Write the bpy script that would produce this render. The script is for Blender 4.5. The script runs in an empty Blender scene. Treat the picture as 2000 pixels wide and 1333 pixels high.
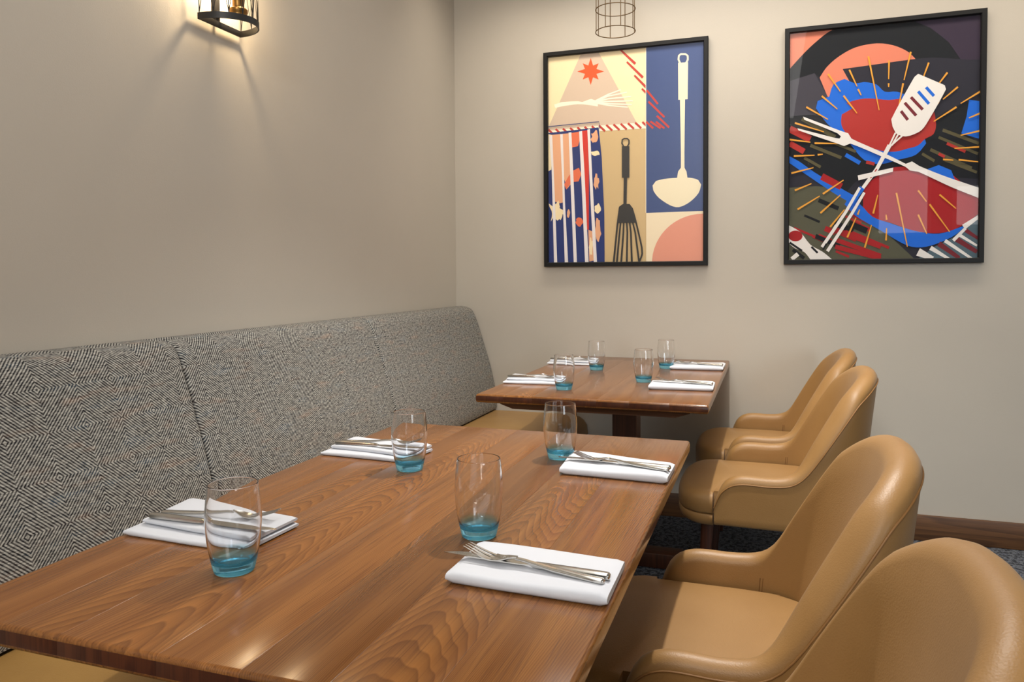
import bpy, bmesh, math, random
from mathutils import Vector, Matrix
random.seed(7)
S = bpy.context.scene
COL = S.collection
PI = math.pi

# ------------------------------------------------------------------ camera
CAM_YAW, CAM_PITCH, CAM_ROLL = 0.329415, -0.032309, -0.005627
cd = bpy.data.cameras.new('camera'); cam = bpy.data.objects.new('camera', cd); COL.objects.link(cam)
sy, cy = math.sin(CAM_YAW), math.cos(CAM_YAW)
fw = Vector((-sy*math.cos(CAM_PITCH), cy*math.cos(CAM_PITCH), math.sin(CAM_PITCH)))
rt = Vector((cy, sy, 0)); up = rt.cross(fw)
r2 = rt*math.cos(CAM_ROLL) + up*math.sin(CAM_ROLL); u2 = -rt*math.sin(CAM_ROLL) + up*math.cos(CAM_ROLL)
m = Matrix((r2, u2, -fw)).transposed().to_4x4(); m.translation = Vector((1.538818, -3.609211, 1.152114))
cam.matrix_world = m
cd.sensor_fit = 'HORIZONTAL'; cd.sensor_width = 36.0
cd.lens = 1474.907/2000*36.0
cd.shift_x = 0.0
cd.shift_y = (583.96-666.5)/2000
cd.clip_start = 0.02
S.camera = cam

# ------------------------------------------------------------------ view, world, lights
S.view_settings.view_transform = 'Standard'; S.view_settings.look = 'None'
S.view_settings.gamma = 1.0; S.view_settings.exposure = 0.12
S.view_settings.use_curve_mapping = False
W = bpy.data.worlds.new('world'); S.world = W; W.use_nodes = True
W.node_tree.nodes['Background'].inputs[0].default_value = (0.9, 0.95, 1.0, 1)
W.node_tree.nodes['Background'].inputs[1].default_value = 0.05

def lamp(name, kind, loc, energy, color=(1, 1, 1), target=None, **kw):
    d = bpy.data.lights.new(name, kind); d.energy = energy; d.color = color
    for k, v in kw.items(): setattr(d, k, v)
    o = bpy.data.objects.new(name, d); COL.objects.link(o); o.location = loc
    t = Vector(target if target else (loc[0], loc[1], 0)) - Vector(loc)
    o.rotation_euler = t.to_track_quat('-Z', 'Y').to_euler()
    return o
NEUTRAL = (1.0, 0.95, 0.88)
lamp('downlight', 'SPOT', (1.36, -1.5, 2.66), 168, NEUTRAL, spot_size=math.radians(96), spot_blend=0.85, shadow_soft_size=0.025)
lamp('ceiling_glow', 'AREA', (1.25, -2.4, 2.69), 27, (1.0, 0.97, 0.93), shape='RECTANGLE', size=1.0, size_y=4.2)  # unseen area fill standing in for light bounced off the ceiling
lamp('wall_washer', 'AREA', (2.2, -0.45, 2.69), 16, (1.0, 0.88, 0.72), target=(2.2, -.05, 1.2), shape='RECTANGLE', size=4.0, size_y=0.2, spread=math.radians(110))
lamp('room_glow', 'AREA', (1.27, -5.5, 2.60), 58, (1.0, 0.98, 0.95), target=(1.1, 0, 1.5), shape='RECTANGLE', size=0.7, size_y=0.7)  # unseen fill added behind the camera to brighten the back wall frontally
lamp('window_daylight', 'AREA', (4.7, -5.4, 1.6), 12, (0.86, 0.94, 1.0), target=(2.3, 0, 0.7), shape='RECTANGLE', size=1.4, size_y=1.4, spread=math.radians(75))  # cool fill added to brighten the lower right wall, no window stands here
for x, y, e in ((2.6, -5.2, 22), (3.4, -3.9, 24), (3.6, -5.6, 20), (2.9, -2.2, 5)):      # more ceiling spots of the room, unseen; added for glints and chair-side light
    lamp('downlight', 'SPOT', (x, y, 2.66), e, NEUTRAL, spot_size=math.radians(120), spot_blend=1.0, shadow_soft_size=0.03)

# ------------------------------------------------------------------ helpers
def link(o, parent=None):
    COL.objects.link(o)
    if parent: o.parent = parent
    return o
def tag(o, label=None, cat=None, group=None, kind=None):
    if label: o['label'] = label
    if cat: o['category'] = cat
    if group: o['group'] = group
    if kind: o['kind'] = kind
    return o
def empty(name, loc, rz=0):
    o = bpy.data.objects.new(name, None); COL.objects.link(o)
    o.location = loc; o.rotation_euler = (0, 0, rz); o.empty_display_size = 0.05
    return o
def copy_tree(o, parent=None):
    c = o.copy(); COL.objects.link(c)
    if parent: c.parent = parent
    for ch in list(o.children): copy_tree(ch, c)
    return c
class MB:
    def __init__(s): s.v = []; s.f = []; s.m = []
    def add(s, vs, fs, mi=0):
        b = len(s.v); s.v += [tuple(v) for v in vs]; s.f += [tuple(b+i for i in f) for f in fs]; s.m += [mi]*len(fs)
    def grid(s, rows, closed_u=False, closed_v=False, mi=0):
        R = len(rows); C = len(rows[0]); fs = []
        for i in range(R if closed_u else R-1):
            for j in range(C if closed_v else C-1):
                a, b = i*C+j, i*C+(j+1) % C; c, d = ((i+1) % R)*C+(j+1) % C, ((i+1) % R)*C+j
                fs.append((a, b, c, d))
        s.add([p for r in rows for p in r], fs, mi)
    def box(s, x0, x1, y0, y1, z0, z1, c=0.0, mi=0):
        """box; c = chamfer of every edge"""
        if c <= 0:
            s.add([(x, y, z) for z in (z0, z1) for y in (y0, y1) for x in (x0, x1)],
                  [(0, 2, 3, 1), (4, 5, 7, 6), (0, 1, 5, 4), (2, 6, 7, 3), (0, 4, 6, 2), (1, 3, 7, 5)], mi); return
        def ring(z, i):
            X0, X1, Y0, Y1 = x0+i, x1-i, y0+i, y1-i; k = c*0.6
            return [(X0+k, Y0, z), (X1-k, Y0, z), (X1, Y0+k, z), (X1, Y1-k, z), (X1-k, Y1, z), (X0+k, Y1, z), (X0, Y1-k, z), (X0, Y0+k, z)]
        rows = [ring(z0, c), ring(z0+c*.3, c*.3), ring(z0+c, 0), ring(z1-c, 0), ring(z1-c*.3, c*.3), ring(z1, c)]
        b = len(s.v); s.grid(rows, closed_v=True, mi=mi)
        s.f.append(tuple(b+i for i in range(7, -1, -1))); s.m.append(mi)
        s.f.append(tuple(b+40+i for i in range(8))); s.m.append(mi)
    def tube(s, pts, r, n=8, closed=False, mi=0, r2=None):
        pts = [Vector(p) for p in pts]; N = len(pts); rows = []
        pn = None
        for i, p in enumerate(pts):
            if closed: t = pts[(i+1) % N]-pts[i-1]
            else: t = pts[min(i+1, N-1)]-pts[max(i-1, 0)]
            t.normalize()
            if pn is None:
                a = Vector((0, 0, 1)) if abs(t.z) < .9 else Vector((1, 0, 0))
                pn = (a - t*a.dot(t)).normalized()
            else: pn = (pn - t*pn.dot(t)).normalized()
            b = t.cross(pn); rr = r if r2 is None else r+(r2-r)*i/max(N-1, 1)
            rows.append([p+(pn*math.cos(k*2*PI/n)+b*math.sin(k*2*PI/n))*rr for k in range(n)])
        base = len(s.v); s.grid(rows, closed_u=closed, closed_v=True, mi=mi)
        if not closed:
            s.f.append(tuple(base+i for i in range(n-1, -1, -1))); s.f.append(tuple(base+(N-1)*n+i for i in range(n))); s.m += [mi]*2
    def lathe(s, prof, n=40, mi=0):
        rows = [[(r*math.cos(k*2*PI/n), r*math.sin(k*2*PI/n), z) for k in range(n)] for r, z in prof]
        s.grid(rows, closed_v=True, mi=mi)
    def build(s, name, mat, parent=None, smooth=35, uv=None, fix=True):
        me = bpy.data.meshes.new(name); me.from_pydata(s.v, [], s.f)
        for mm in (mat if isinstance(mat, (list, tuple)) else [mat]): me.materials.append(mm)
        if any(s.m): me.polygons.foreach_set('material_index', s.m)
        if uv:
            L = me.uv_layers.new(name='UVMap')
            for lp in me.loops: L.data[lp.index].uv = uv[lp.vertex_index]
        if fix:
            bm = bmesh.new(); bm.from_mesh(me)
            bmesh.ops.remove_doubles(bm, verts=bm.verts, dist=1e-6)
            bmesh.ops.recalc_face_normals(bm, faces=bm.faces); bm.to_mesh(me); bm.free()
        if smooth:
            me.polygons.foreach_set('use_smooth', [True]*len(me.polygons))
            me.set_sharp_from_angle(angle=math.radians(smooth))
        o = bpy.data.objects.new(name, me); return link(o, parent)
def sm(a, b, x):
    t = min(1, max(0, (x-a)/(b-a))); return t*t*(3-2*t)
def lerp_tab(tab, x):
    if x <= tab[0][0]: return tab[0][1]
    for (a, b), (c, d) in zip(tab, tab[1:]):
        if x <= c: return b+(d-b)*(x-a)/(c-a)
    return tab[-1][1]
def srgb(r, g, b):
    f = lambda c: (c/255/12.92) if c <= 10 else ((c/255+.055)/1.055)**2.4
    return (f(r), f(g), f(b), 1)

# ------------------------------------------------------------------ materials
def mat(name):
    m = bpy.data.materials.new(name); m.use_nodes = True; nt = m.node_tree
    return m, nt, nt.nodes['Principled BSDF']
def N(nt, t, **kw):
    n = nt.nodes.new(t)
    for k, v in kw.items():
        if k.startswith('i_'):
            key = k[2:]; n.inputs[int(key) if key.isdigit() else key.replace('_', ' ')].default_value = v
        else: setattr(n, k, v)
    return n
def math_n(nt, op, a, b=None, clamp=False):
    n = nt.nodes.new('ShaderNodeMath'); n.operation = op; n.use_clamp = clamp
    for i, x in enumerate((a, b)):
        if x is None: continue
        if isinstance(x, (int, float)): n.inputs[i].default_value = x
        else: nt.links.new(x, n.inputs[i])
    return n.outputs[0]
def ramp(nt, fac, stops, interp='LINEAR'):
    n = nt.nodes.new('ShaderNodeValToRGB'); n.color_ramp.interpolation = interp
    e = n.color_ramp.elements
    while len(e) < len(stops): e.new(0.5)
    for i, (p, c) in enumerate(stops): e[i].position = p; e[i].color = c if len(c) == 4 else (*c, 1)
    nt.links.new(fac, n.inputs[0]); return n.outputs[0]
def mixc(nt, fac, a, b, mode='MIX'):
    n = nt.nodes.new('ShaderNodeMix'); n.data_type = 'RGBA'; n.blend_type = mode
    for s, x in ((0, fac), (6, a), (7, b)):
        if isinstance(x, (int, float)): n.inputs[s].default_value = x
        elif isinstance(x, tuple): n.inputs[s].default_value = x
        else: nt.links.new(x, n.inputs[s])
    return n.outputs[2]
def bump(nt, bsdf, h, strength, dist):
    b = N(nt, 'ShaderNodeBump'); b.inputs['Strength'].default_value = strength; b.inputs['Distance'].default_value = dist
    nt.links.new(h, b.inputs['Height']); nt.links.new(b.outputs[0], bsdf.inputs['Normal'])
def plain(name, col, rough=.5, metal=0, **kw):
    m, nt, b = mat(name); b.inputs['Base Color'].default_value = col if len(col) == 4 else (*col, 1)
    b.inputs['Roughness'].default_value = rough; b.inputs['Metallic'].default_value = metal
    for k, v in kw.items(): b.inputs[k.replace('_', ' ')].default_value = v
    return m
def objco(nt, scale=(1, 1, 1), out='Object'):
    tc = N(nt, 'ShaderNodeTexCoord'); mp = N(nt, 'ShaderNodeMapping'); mp.inputs['Scale'].default_value = scale
    nt.links.new(tc.outputs[out], mp.inputs[0]); return mp.outputs[0]

def m_paint():
    m, nt, b = mat('wall_paint')
    co = objco(nt); n = N(nt, 'ShaderNodeTexNoise', i_Scale=260.0, i_Detail=3.0); nt.links.new(co, n.inputs[0])
    n2 = N(nt, 'ShaderNodeTexNoise', i_Scale=2.0, i_Detail=4.0); nt.links.new(co, n2.inputs[0])
    c = ramp(nt, n2.outputs[0], [(.3, srgb(187, 180, 168)), (.7, srgb(191, 184, 172))])
    nt.links.new(c, b.inputs['Base Color']); b.inputs['Roughness'].default_value = .55
    bump(nt, b, n.outputs[0], .12, .002); return m
def m_wood(name, c_lo, c_mid, c_hi, rough=.3, axis='Y', spec=.5, fine=1.0, figured=False):
    """planed timber, growth rings running along one axis; every object gets its own cut"""
    m, nt, b = mat(name)
    tc = N(nt, 'ShaderNodeTexCoord'); oi = N(nt, 'ShaderNodeObjectInfo')
    off = N(nt, 'ShaderNodeCombineXYZ')
    nt.links.new(math_n(nt, 'MULTIPLY', oi.outputs['Random'], 37.0), off.inputs[0])
    nt.links.new(math_n(nt, 'MULTIPLY', oi.outputs['Random'], 91.0), off.inputs[1])
    nt.links.new(math_n(nt, 'MULTIPLY', oi.outputs['Random'], 17.0), off.inputs[2])
    sc = {'X': (.09, 1, 1), 'Y': (1, .09, 1), 'Z': (1, 1, .09)}[axis]
    mp = N(nt, 'ShaderNodeMapping'); mp.inputs['Scale'].default_value = sc; nt.links.new(tc.outputs['Object'], mp.inputs[0])
    va = N(nt, 'ShaderNodeVectorMath', operation='ADD'); nt.links.new(mp.outputs[0], va.inputs[0]); nt.links.new(off.outputs[0], va.inputs[1])
    if figured:          # flat-sawn boards: ring phase is a parabola about the pith line (object index = its offset in mm + 500)
        sx = N(nt, 'ShaderNodeSeparateXYZ'); nt.links.new(tc.outputs['Object'], sx.inputs[0])
        n1 = N(nt, 'ShaderNodeTexNoise', i_Scale=9.0, i_Detail=3.0, i_Roughness=.55); nt.links.new(va.outputs[0], n1.inputs[0])
        nz = math_n(nt, 'SUBTRACT', n1.outputs[0], .5)
        pith = math_n(nt, 'MULTIPLY', math_n(nt, 'SUBTRACT', oi.outputs['Object Index'], 500.0), .001)
        dx = math_n(nt, 'ADD', math_n(nt, 'SUBTRACT', sx.outputs[0], pith), math_n(nt, 'MULTIPLY', nz, .05))
        ph = math_n(nt, 'ADD', math_n(nt, 'MULTIPLY', math_n(nt, 'MULTIPLY', dx, dx), 1500.0), math_n(nt, 'MULTIPLY', sx.outputs[1], 26.0))
        rings = math_n(nt, 'FRACT', math_n(nt, 'ADD', ph, math_n(nt, 'MULTIPLY', nz, 9.0)))
    else:
        n1 = N(nt, 'ShaderNodeTexNoise', i_Scale=5.5, i_Detail=2.0, i_Roughness=.45); nt.links.new(va.outputs[0], n1.inputs[0])
        rings = math_n(nt, 'FRACT', math_n(nt, 'MULTIPLY', n1.outputs[0], 26.0*fine))
    ringc = ramp(nt, rings, [(0, (0, 0, 0)), (.62, (.55, .55, .55)), (.9, (1, 1, 1)), (1, (.1, .1, .1))])
    mp2 = N(nt, 'ShaderNodeMapping'); mp2.inputs['Scale'].default_value = tuple({1: 420, .09: 7}[k] for k in sc)
    nt.links.new(tc.outputs['Object'], mp2.inputs[0])
    n2 = N(nt, 'ShaderNodeTexNoise', i_Scale=1.0, i_Detail=2.0); nt.links.new(mp2.outputs[0], n2.inputs[0])
    mp3 = N(nt, 'ShaderNodeMapping'); mp3.inputs['Scale'].default_value = tuple({1: 60, .09: 1.6}[k] for k in sc)
    nt.links.new(tc.outputs['Object'], mp3.inputs[0])
    n3 = N(nt, 'ShaderNodeTexNoise', i_Scale=1.0, i_Detail=3.0); nt.links.new(mp3.outputs[0], n3.inputs[0])
    c1 = ramp(nt, n3.outputs[0], [(.3, c_mid), (.7, c_hi)])
    c2 = mixc(nt, math_n(nt, 'MULTIPLY', ringc, .48 if figured else .46), c1, c_lo)
    pore = math_n(nt, 'MULTIPLY', math_n(nt, 'SUBTRACT', n2.outputs[0], .52, True), 2.2, True)
    c3 = mixc(nt, pore, c2, c_lo)
    tone = ramp(nt, oi.outputs['Random'], [(0, (.78, .76, .74)), (.5, (1, 1, 1)), (1, (1.16, 1.12, 1.04))])
    c4 = mixc(nt, 1.0, c3, tone, 'MULTIPLY')
    nt.links.new(c4, b.inputs['Base Color'])
    rr = math_n(nt, 'ADD', math_n(nt, 'MULTIPLY', pore, .12), rough); nt.links.new(rr, b.inputs['Roughness'])
    b.inputs['Specular IOR Level'].default_value = spec
    bump(nt, b, n2.outputs[0], .05, .0003); return m
def m_leather(name, col, dark):
    m, nt, b = mat(name); co = objco(nt)
    v = N(nt, 'ShaderNodeTexVoronoi', i_Scale=420.0, feature='SMOOTH_F1'); nt.links.new(co, v.inputs[0])
    n = N(nt, 'ShaderNodeTexNoise', i_Scale=900.0, i_Detail=2.0); nt.links.new(co, n.inputs[0])
    n2 = N(nt, 'ShaderNodeTexNoise', i_Scale=6.0, i_Detail=3.0); nt.links.new(co, n2.inputs[0])
    nt.links.new(ramp(nt, n2.outputs[0], [(.3, dark), (.7, col)]), b.inputs['Base Color'])
    b.inputs['Roughness'].default_value = .46; b.inputs['Specular IOR Level'].default_value = .45
    b.inputs['Sheen Weight'].default_value = .06; b.inputs['Sheen Roughness'].default_value = .45
    h = math_n(nt, 'ADD', v.outputs['Distance'], math_n(nt, 'MULTIPLY', n.outputs[0], .3))
    bump(nt, b, h, .22, .0010); return m
def m_fabric():
    """woven upholstery: concentric diamonds of pale and dark yarn, from the UV map (metres along the bench, metres up the profile)"""
    m, nt, b = mat('diamond_weave')
    uv = N(nt, 'ShaderNodeUVMap'); sx = N(nt, 'ShaderNodeSeparateXYZ'); nt.links.new(uv.outputs[0], sx.inputs[0])
    nz = N(nt, 'ShaderNodeTexNoise', i_Scale=34.0, i_Detail=2.0); nt.links.new(uv.outputs[0], nz.inputs[0])
    P = .0925
    def tri(o, ph):
        t = nt.nodes.new('ShaderNodeMath'); t.operation = 'PINGPONG'; t.inputs[1].default_value = P
        nt.links.new(math_n(nt, 'ADD', o, ph), t.inputs[0]); return t.outputs[0]
    d = math_n(nt, 'ADD', tri(sx.outputs[0], 2.467+P*40), tri(sx.outputs[1], -.466+P*40))
    d = math_n(nt, 'ADD', d, math_n(nt, 'MULTIPLY', math_n(nt, 'SUBTRACT', nz.outputs[0], .5), .003))
    w = math_n(nt, 'FRACT', math_n(nt, 'MULTIPLY', d, 11.0/P))
    stripe = ramp(nt, w, [(0, (0, 0, 0)), (.38, (0, 0, 0)), (.5, (1, 1, 1)), (.9, (1, 1, 1)), (1, (0, 0, 0))])
    # yarn picks: rows along the bench
    mp = N(nt, 'ShaderNodeMapping'); mp.inputs['Scale'].default_value = (90, 420, 1); nt.links.new(uv.outputs[0], mp.inputs[0])
    yn = N(nt, 'ShaderNodeTexNoise', i_Scale=1.0, i_Detail=2.0); nt.links.new(mp.outputs[0], yn.inputs[0])
    mp2 = N(nt, 'ShaderNodeMapping'); mp2.inputs['Scale'].default_value = (9, 40, 1); nt.links.new(uv.outputs[0], mp2.inputs[0])
    tn = N(nt, 'ShaderNodeTexNoise', i_Scale=1.0, i_Detail=3.0); nt.links.new(mp2.outputs[0], tn.inputs[0])
    dark = ramp(nt, tn.outputs[0], [(.30, srgb(48, 66, 82)), (.42, srgb(38, 38, 42)), (.58, srgb(44, 40, 42)), (.72, srgb(92, 72, 62))])
    lite = ramp(nt, yn.outputs[0], [(.25, srgb(122, 121, 116)), (.6, srgb(186, 184, 176)), (.8, srgb(206, 204, 196))])
    lite = mixc(nt, math_n(nt, 'MULTIPLY', math_n(nt, 'SUBTRACT', tn.outputs[0], .58, True), 2.5, True), lite, srgb(192, 168, 150))
    fac = math_n(nt, 'ADD', stripe, math_n(nt, 'MULTIPLY', math_n(nt, 'SUBTRACT', yn.outputs[0], .5), 1.1), True)
    mp3 = N(nt, 'ShaderNodeMapping'); mp3.inputs['Scale'].default_value = (55, 150, 1); nt.links.new(uv.outputs[0], mp3.inputs[0])
    mn = N(nt, 'ShaderNodeTexNoise', i_Scale=1.0, i_Detail=2.0); nt.links.new(mp3.outputs[0], mn.inputs[0])
    dark = mixc(nt, math_n(nt, 'MULTIPLY', math_n(nt, 'SUBTRACT', mn.outputs[0], .44, True), 2.6, True), dark, srgb(112, 110, 106))
    mott = ramp(nt, mn.outputs[0], [(.32, (.62, .62, .64)), (.5, (1, 1, 1)), (.7, (1.1, 1.1, 1.1))])
    nt.links.new(mixc(nt, 1.0, mixc(nt, fac, dark, lite), mott, 'MULTIPLY'), b.inputs['Base Color'])
    b.inputs['Roughness'].default_value = .9; b.inputs['Specular IOR Level'].default_value = .15
    bump(nt, b, fac, .35, .0012); return m
def m_carpet():
    m, nt, b = mat('carpet'); co = objco(nt)
    n = N(nt, 'ShaderNodeTexNoise', i_Scale=55.0, i_Detail=4.0, i_Roughness=.7); nt.links.new(co, n.inputs[0])
    v = N(nt, 'ShaderNodeTexNoise', i_Scale=700.0, i_Detail=1.0); nt.links.new(co, v.inputs[0])
    c = ramp(nt, n.outputs[0], [(.38, srgb(20, 23, 30)), (.48, srgb(48, 53, 64)), (.55, srgb(108, 112, 118)), (.64, srgb(40, 50, 76))])
    nt.links.new(c, b.inputs['Base Color']); b.inputs['Roughness'].default_value = .95
    bump(nt, b, v.outputs[0], .5, .003); return m
def m_napkin():
    m, nt, b = mat('white_linen'); co = objco(nt)
    n = N(nt, 'ShaderNodeTexNoise', i_Scale=1100.0, i_Detail=1.0); nt.links.new(co, n.inputs[0])
    b.inputs['Base Color'].default_value = srgb(202, 205, 212); b.inputs['Roughness'].default_value = .85
    bump(nt, b, n.outputs[0], .15, .0005); return m
def m_tumbler():
    m, nt, b = mat('tumbler_glass')
    nt.nodes.remove(b); out = nt.nodes['Material Output']
    gl = N(nt, 'ShaderNodeBsdfGlass'); gl.inputs['IOR'].default_value = 1.48; gl.inputs['Roughness'].default_value = 0.0
    tc = N(nt, 'ShaderNodeTexCoord'); sx = N(nt, 'ShaderNodeSeparateXYZ'); nt.links.new(tc.outputs['Object'], sx.inputs[0])
    c = ramp(nt, math_n(nt, 'MULTIPLY', sx.outputs[2], 10.0), [(.06, (.58, .89, 1.0)), (.17, (.64, .91, 1.0)), (.27, (.96, .98, 1.0)), (.8, (1, 1, 1))])
    nt.links.new(c, gl.inputs['Color'])
    # light gathered in the blue foot, put in as a pale diffuse and translucent share
    tl = N(nt, 'ShaderNodeBsdfTranslucent'); tl.inputs['Color'].default_value = (.30, .82, 1.0, 1)
    df = N(nt, 'ShaderNodeBsdfDiffuse'); df.inputs['Color'].default_value = (.30, .82, 1.0, 1)
    md = N(nt, 'ShaderNodeMixShader'); md.inputs[0].default_value = .5; nt.links.new(tl.outputs[0], md.inputs[1]); nt.links.new(df.outputs[0], md.inputs[2])
    k = math_n(nt, 'MULTIPLY', math_n(nt, 'SUBTRACT', .024, sx.outputs[2], True), 10.0)
    mx = N(nt, 'ShaderNodeMixShader'); nt.links.new(k, mx.inputs[0]); nt.links.new(gl.outputs[0], mx.inputs[1]); nt.links.new(md.outputs[0], mx.inputs[2])
    nt.links.new(mx.outputs[0], out.inputs[0]); return m
def m_pane():
    m, nt, b = mat('picture_glass'); nt.nodes.remove(b); out = nt.nodes['Material Output']
    fr = N(nt, 'ShaderNodeFresnel'); fr.inputs[0].default_value = 1.5
    t = N(nt, 'ShaderNodeBsdfTransparent'); g = N(nt, 'ShaderNodeBsdfGlossy'); g.inputs['Roughness'].default_value = .015
    ge = N(nt, 'ShaderNodeNewGeometry'); fac = math_n(nt, 'MULTIPLY', fr.outputs[0], math_n(nt, 'SUBTRACT', 1.0, ge.outputs['Backfacing']))
    mx = N(nt, 'ShaderNodeMixShader'); nt.links.new(fac, mx.inputs[0]); nt.links.new(t.outputs[0], mx.inputs[1]); nt.links.new(g.outputs[0], mx.inputs[2])
    nt.links.new(mx.outputs[0], out.inputs[0]); return m
def m_satin():
    m, nt, b = mat('anti_glare_acrylic'); nt.nodes.remove(b); out = nt.nodes['Material Output']
    fr = N(nt, 'ShaderNodeFresnel'); fr.inputs[0].default_value = 1.38
    t = N(nt, 'ShaderNodeBsdfTransparent'); g = N(nt, 'ShaderNodeBsdfGlossy'); g.inputs['Roughness'].default_value = .32
    ge = N(nt, 'ShaderNodeNewGeometry'); fac = math_n(nt, 'MULTIPLY', fr.outputs[0], math_n(nt, 'SUBTRACT', 1.0, ge.outputs['Backfacing']))
    mx = N(nt, 'ShaderNodeMixShader'); nt.links.new(fac, mx.inputs[0]); nt.links.new(t.outputs[0], mx.inputs[1]); nt.links.new(g.outputs[0], mx.inputs[2])
    nt.links.new(mx.outputs[0], out.inputs[0]); return m
def m_steel():
    m, nt, b = mat('polished_steel'); b.inputs['Base Color'].default_value = (.60, .59, .56, 1)
    b.inputs['Metallic'].default_value = 1; b.inputs['Roughness'].default_value = .2
    return m
def m_emit(name, col, s):
    m, nt, b = mat(name); b.inputs['Base Color'].default_value = (*col, 1)
    b.inputs['Emission Color'].default_value = (*col, 1); b.inputs['Emission Strength'].default_value = s; return m

M_PAINT = m_paint()
M_CEIL = plain('ceiling_white', srgb(225, 220, 210), .8)
M_TABLE = m_wood('oiled_oak', srgb(64, 33, 15), srgb(122, 76, 36), srgb(146, 96, 48), .19, figured=True)
M_BASE = m_wood('dark_oak', srgb(36, 18, 10), srgb(62, 32, 18), srgb(78, 42, 24), .4, 'Z')
M_END = m_wood('oak_end_grain', srgb(40, 18, 10), srgb(74, 38, 22), srgb(92, 50, 28), .3, 'Z')
M_BATTEN = m_wood('batten_oak', srgb(60, 32, 16), srgb(104, 64, 36), srgb(120, 76, 44), .4, 'X')
M_SKIRT = m_wood('skirting_oak', srgb(40, 22, 12), srgb(92, 60, 34), srgb(112, 76, 44), .45, 'X')
M_TAN = m_leather('tan_leather', srgb(153, 116, 69), srgb(145, 108, 61))
M_TAN2 = m_leather('bench_leather', srgb(152, 116, 60), srgb(142, 106, 54))
M_SEAM = plain('tan_piping', srgb(136, 96, 50), .5)
M_STITCH = plain('brown_thread', srgb(120, 82, 40), .8)
M_FABRIC = m_fabric(); M_CARPET = m_carpet(); M_NAPKIN = m_napkin()
M_CLEAR = m_tumbler(); M_PANE = m_pane(); M_SATIN = m_satin(); M_STEEL = m_steel()
M_BLACK = plain('black_metal', srgb(34, 32, 30), .42, .3)
M_FRAME = plain('black_frame', srgb(12, 12, 13), .5, Specular_IOR_Level=.3)
M_BRASS = plain('aged_brass', srgb(150, 112, 60), .35, .9)
M_WIRE = plain('bronze_wire', srgb(122, 98, 64), .45, .4)
M_SEAMFAB = plain('seam_thread', srgb(40, 38, 38), .9)

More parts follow.
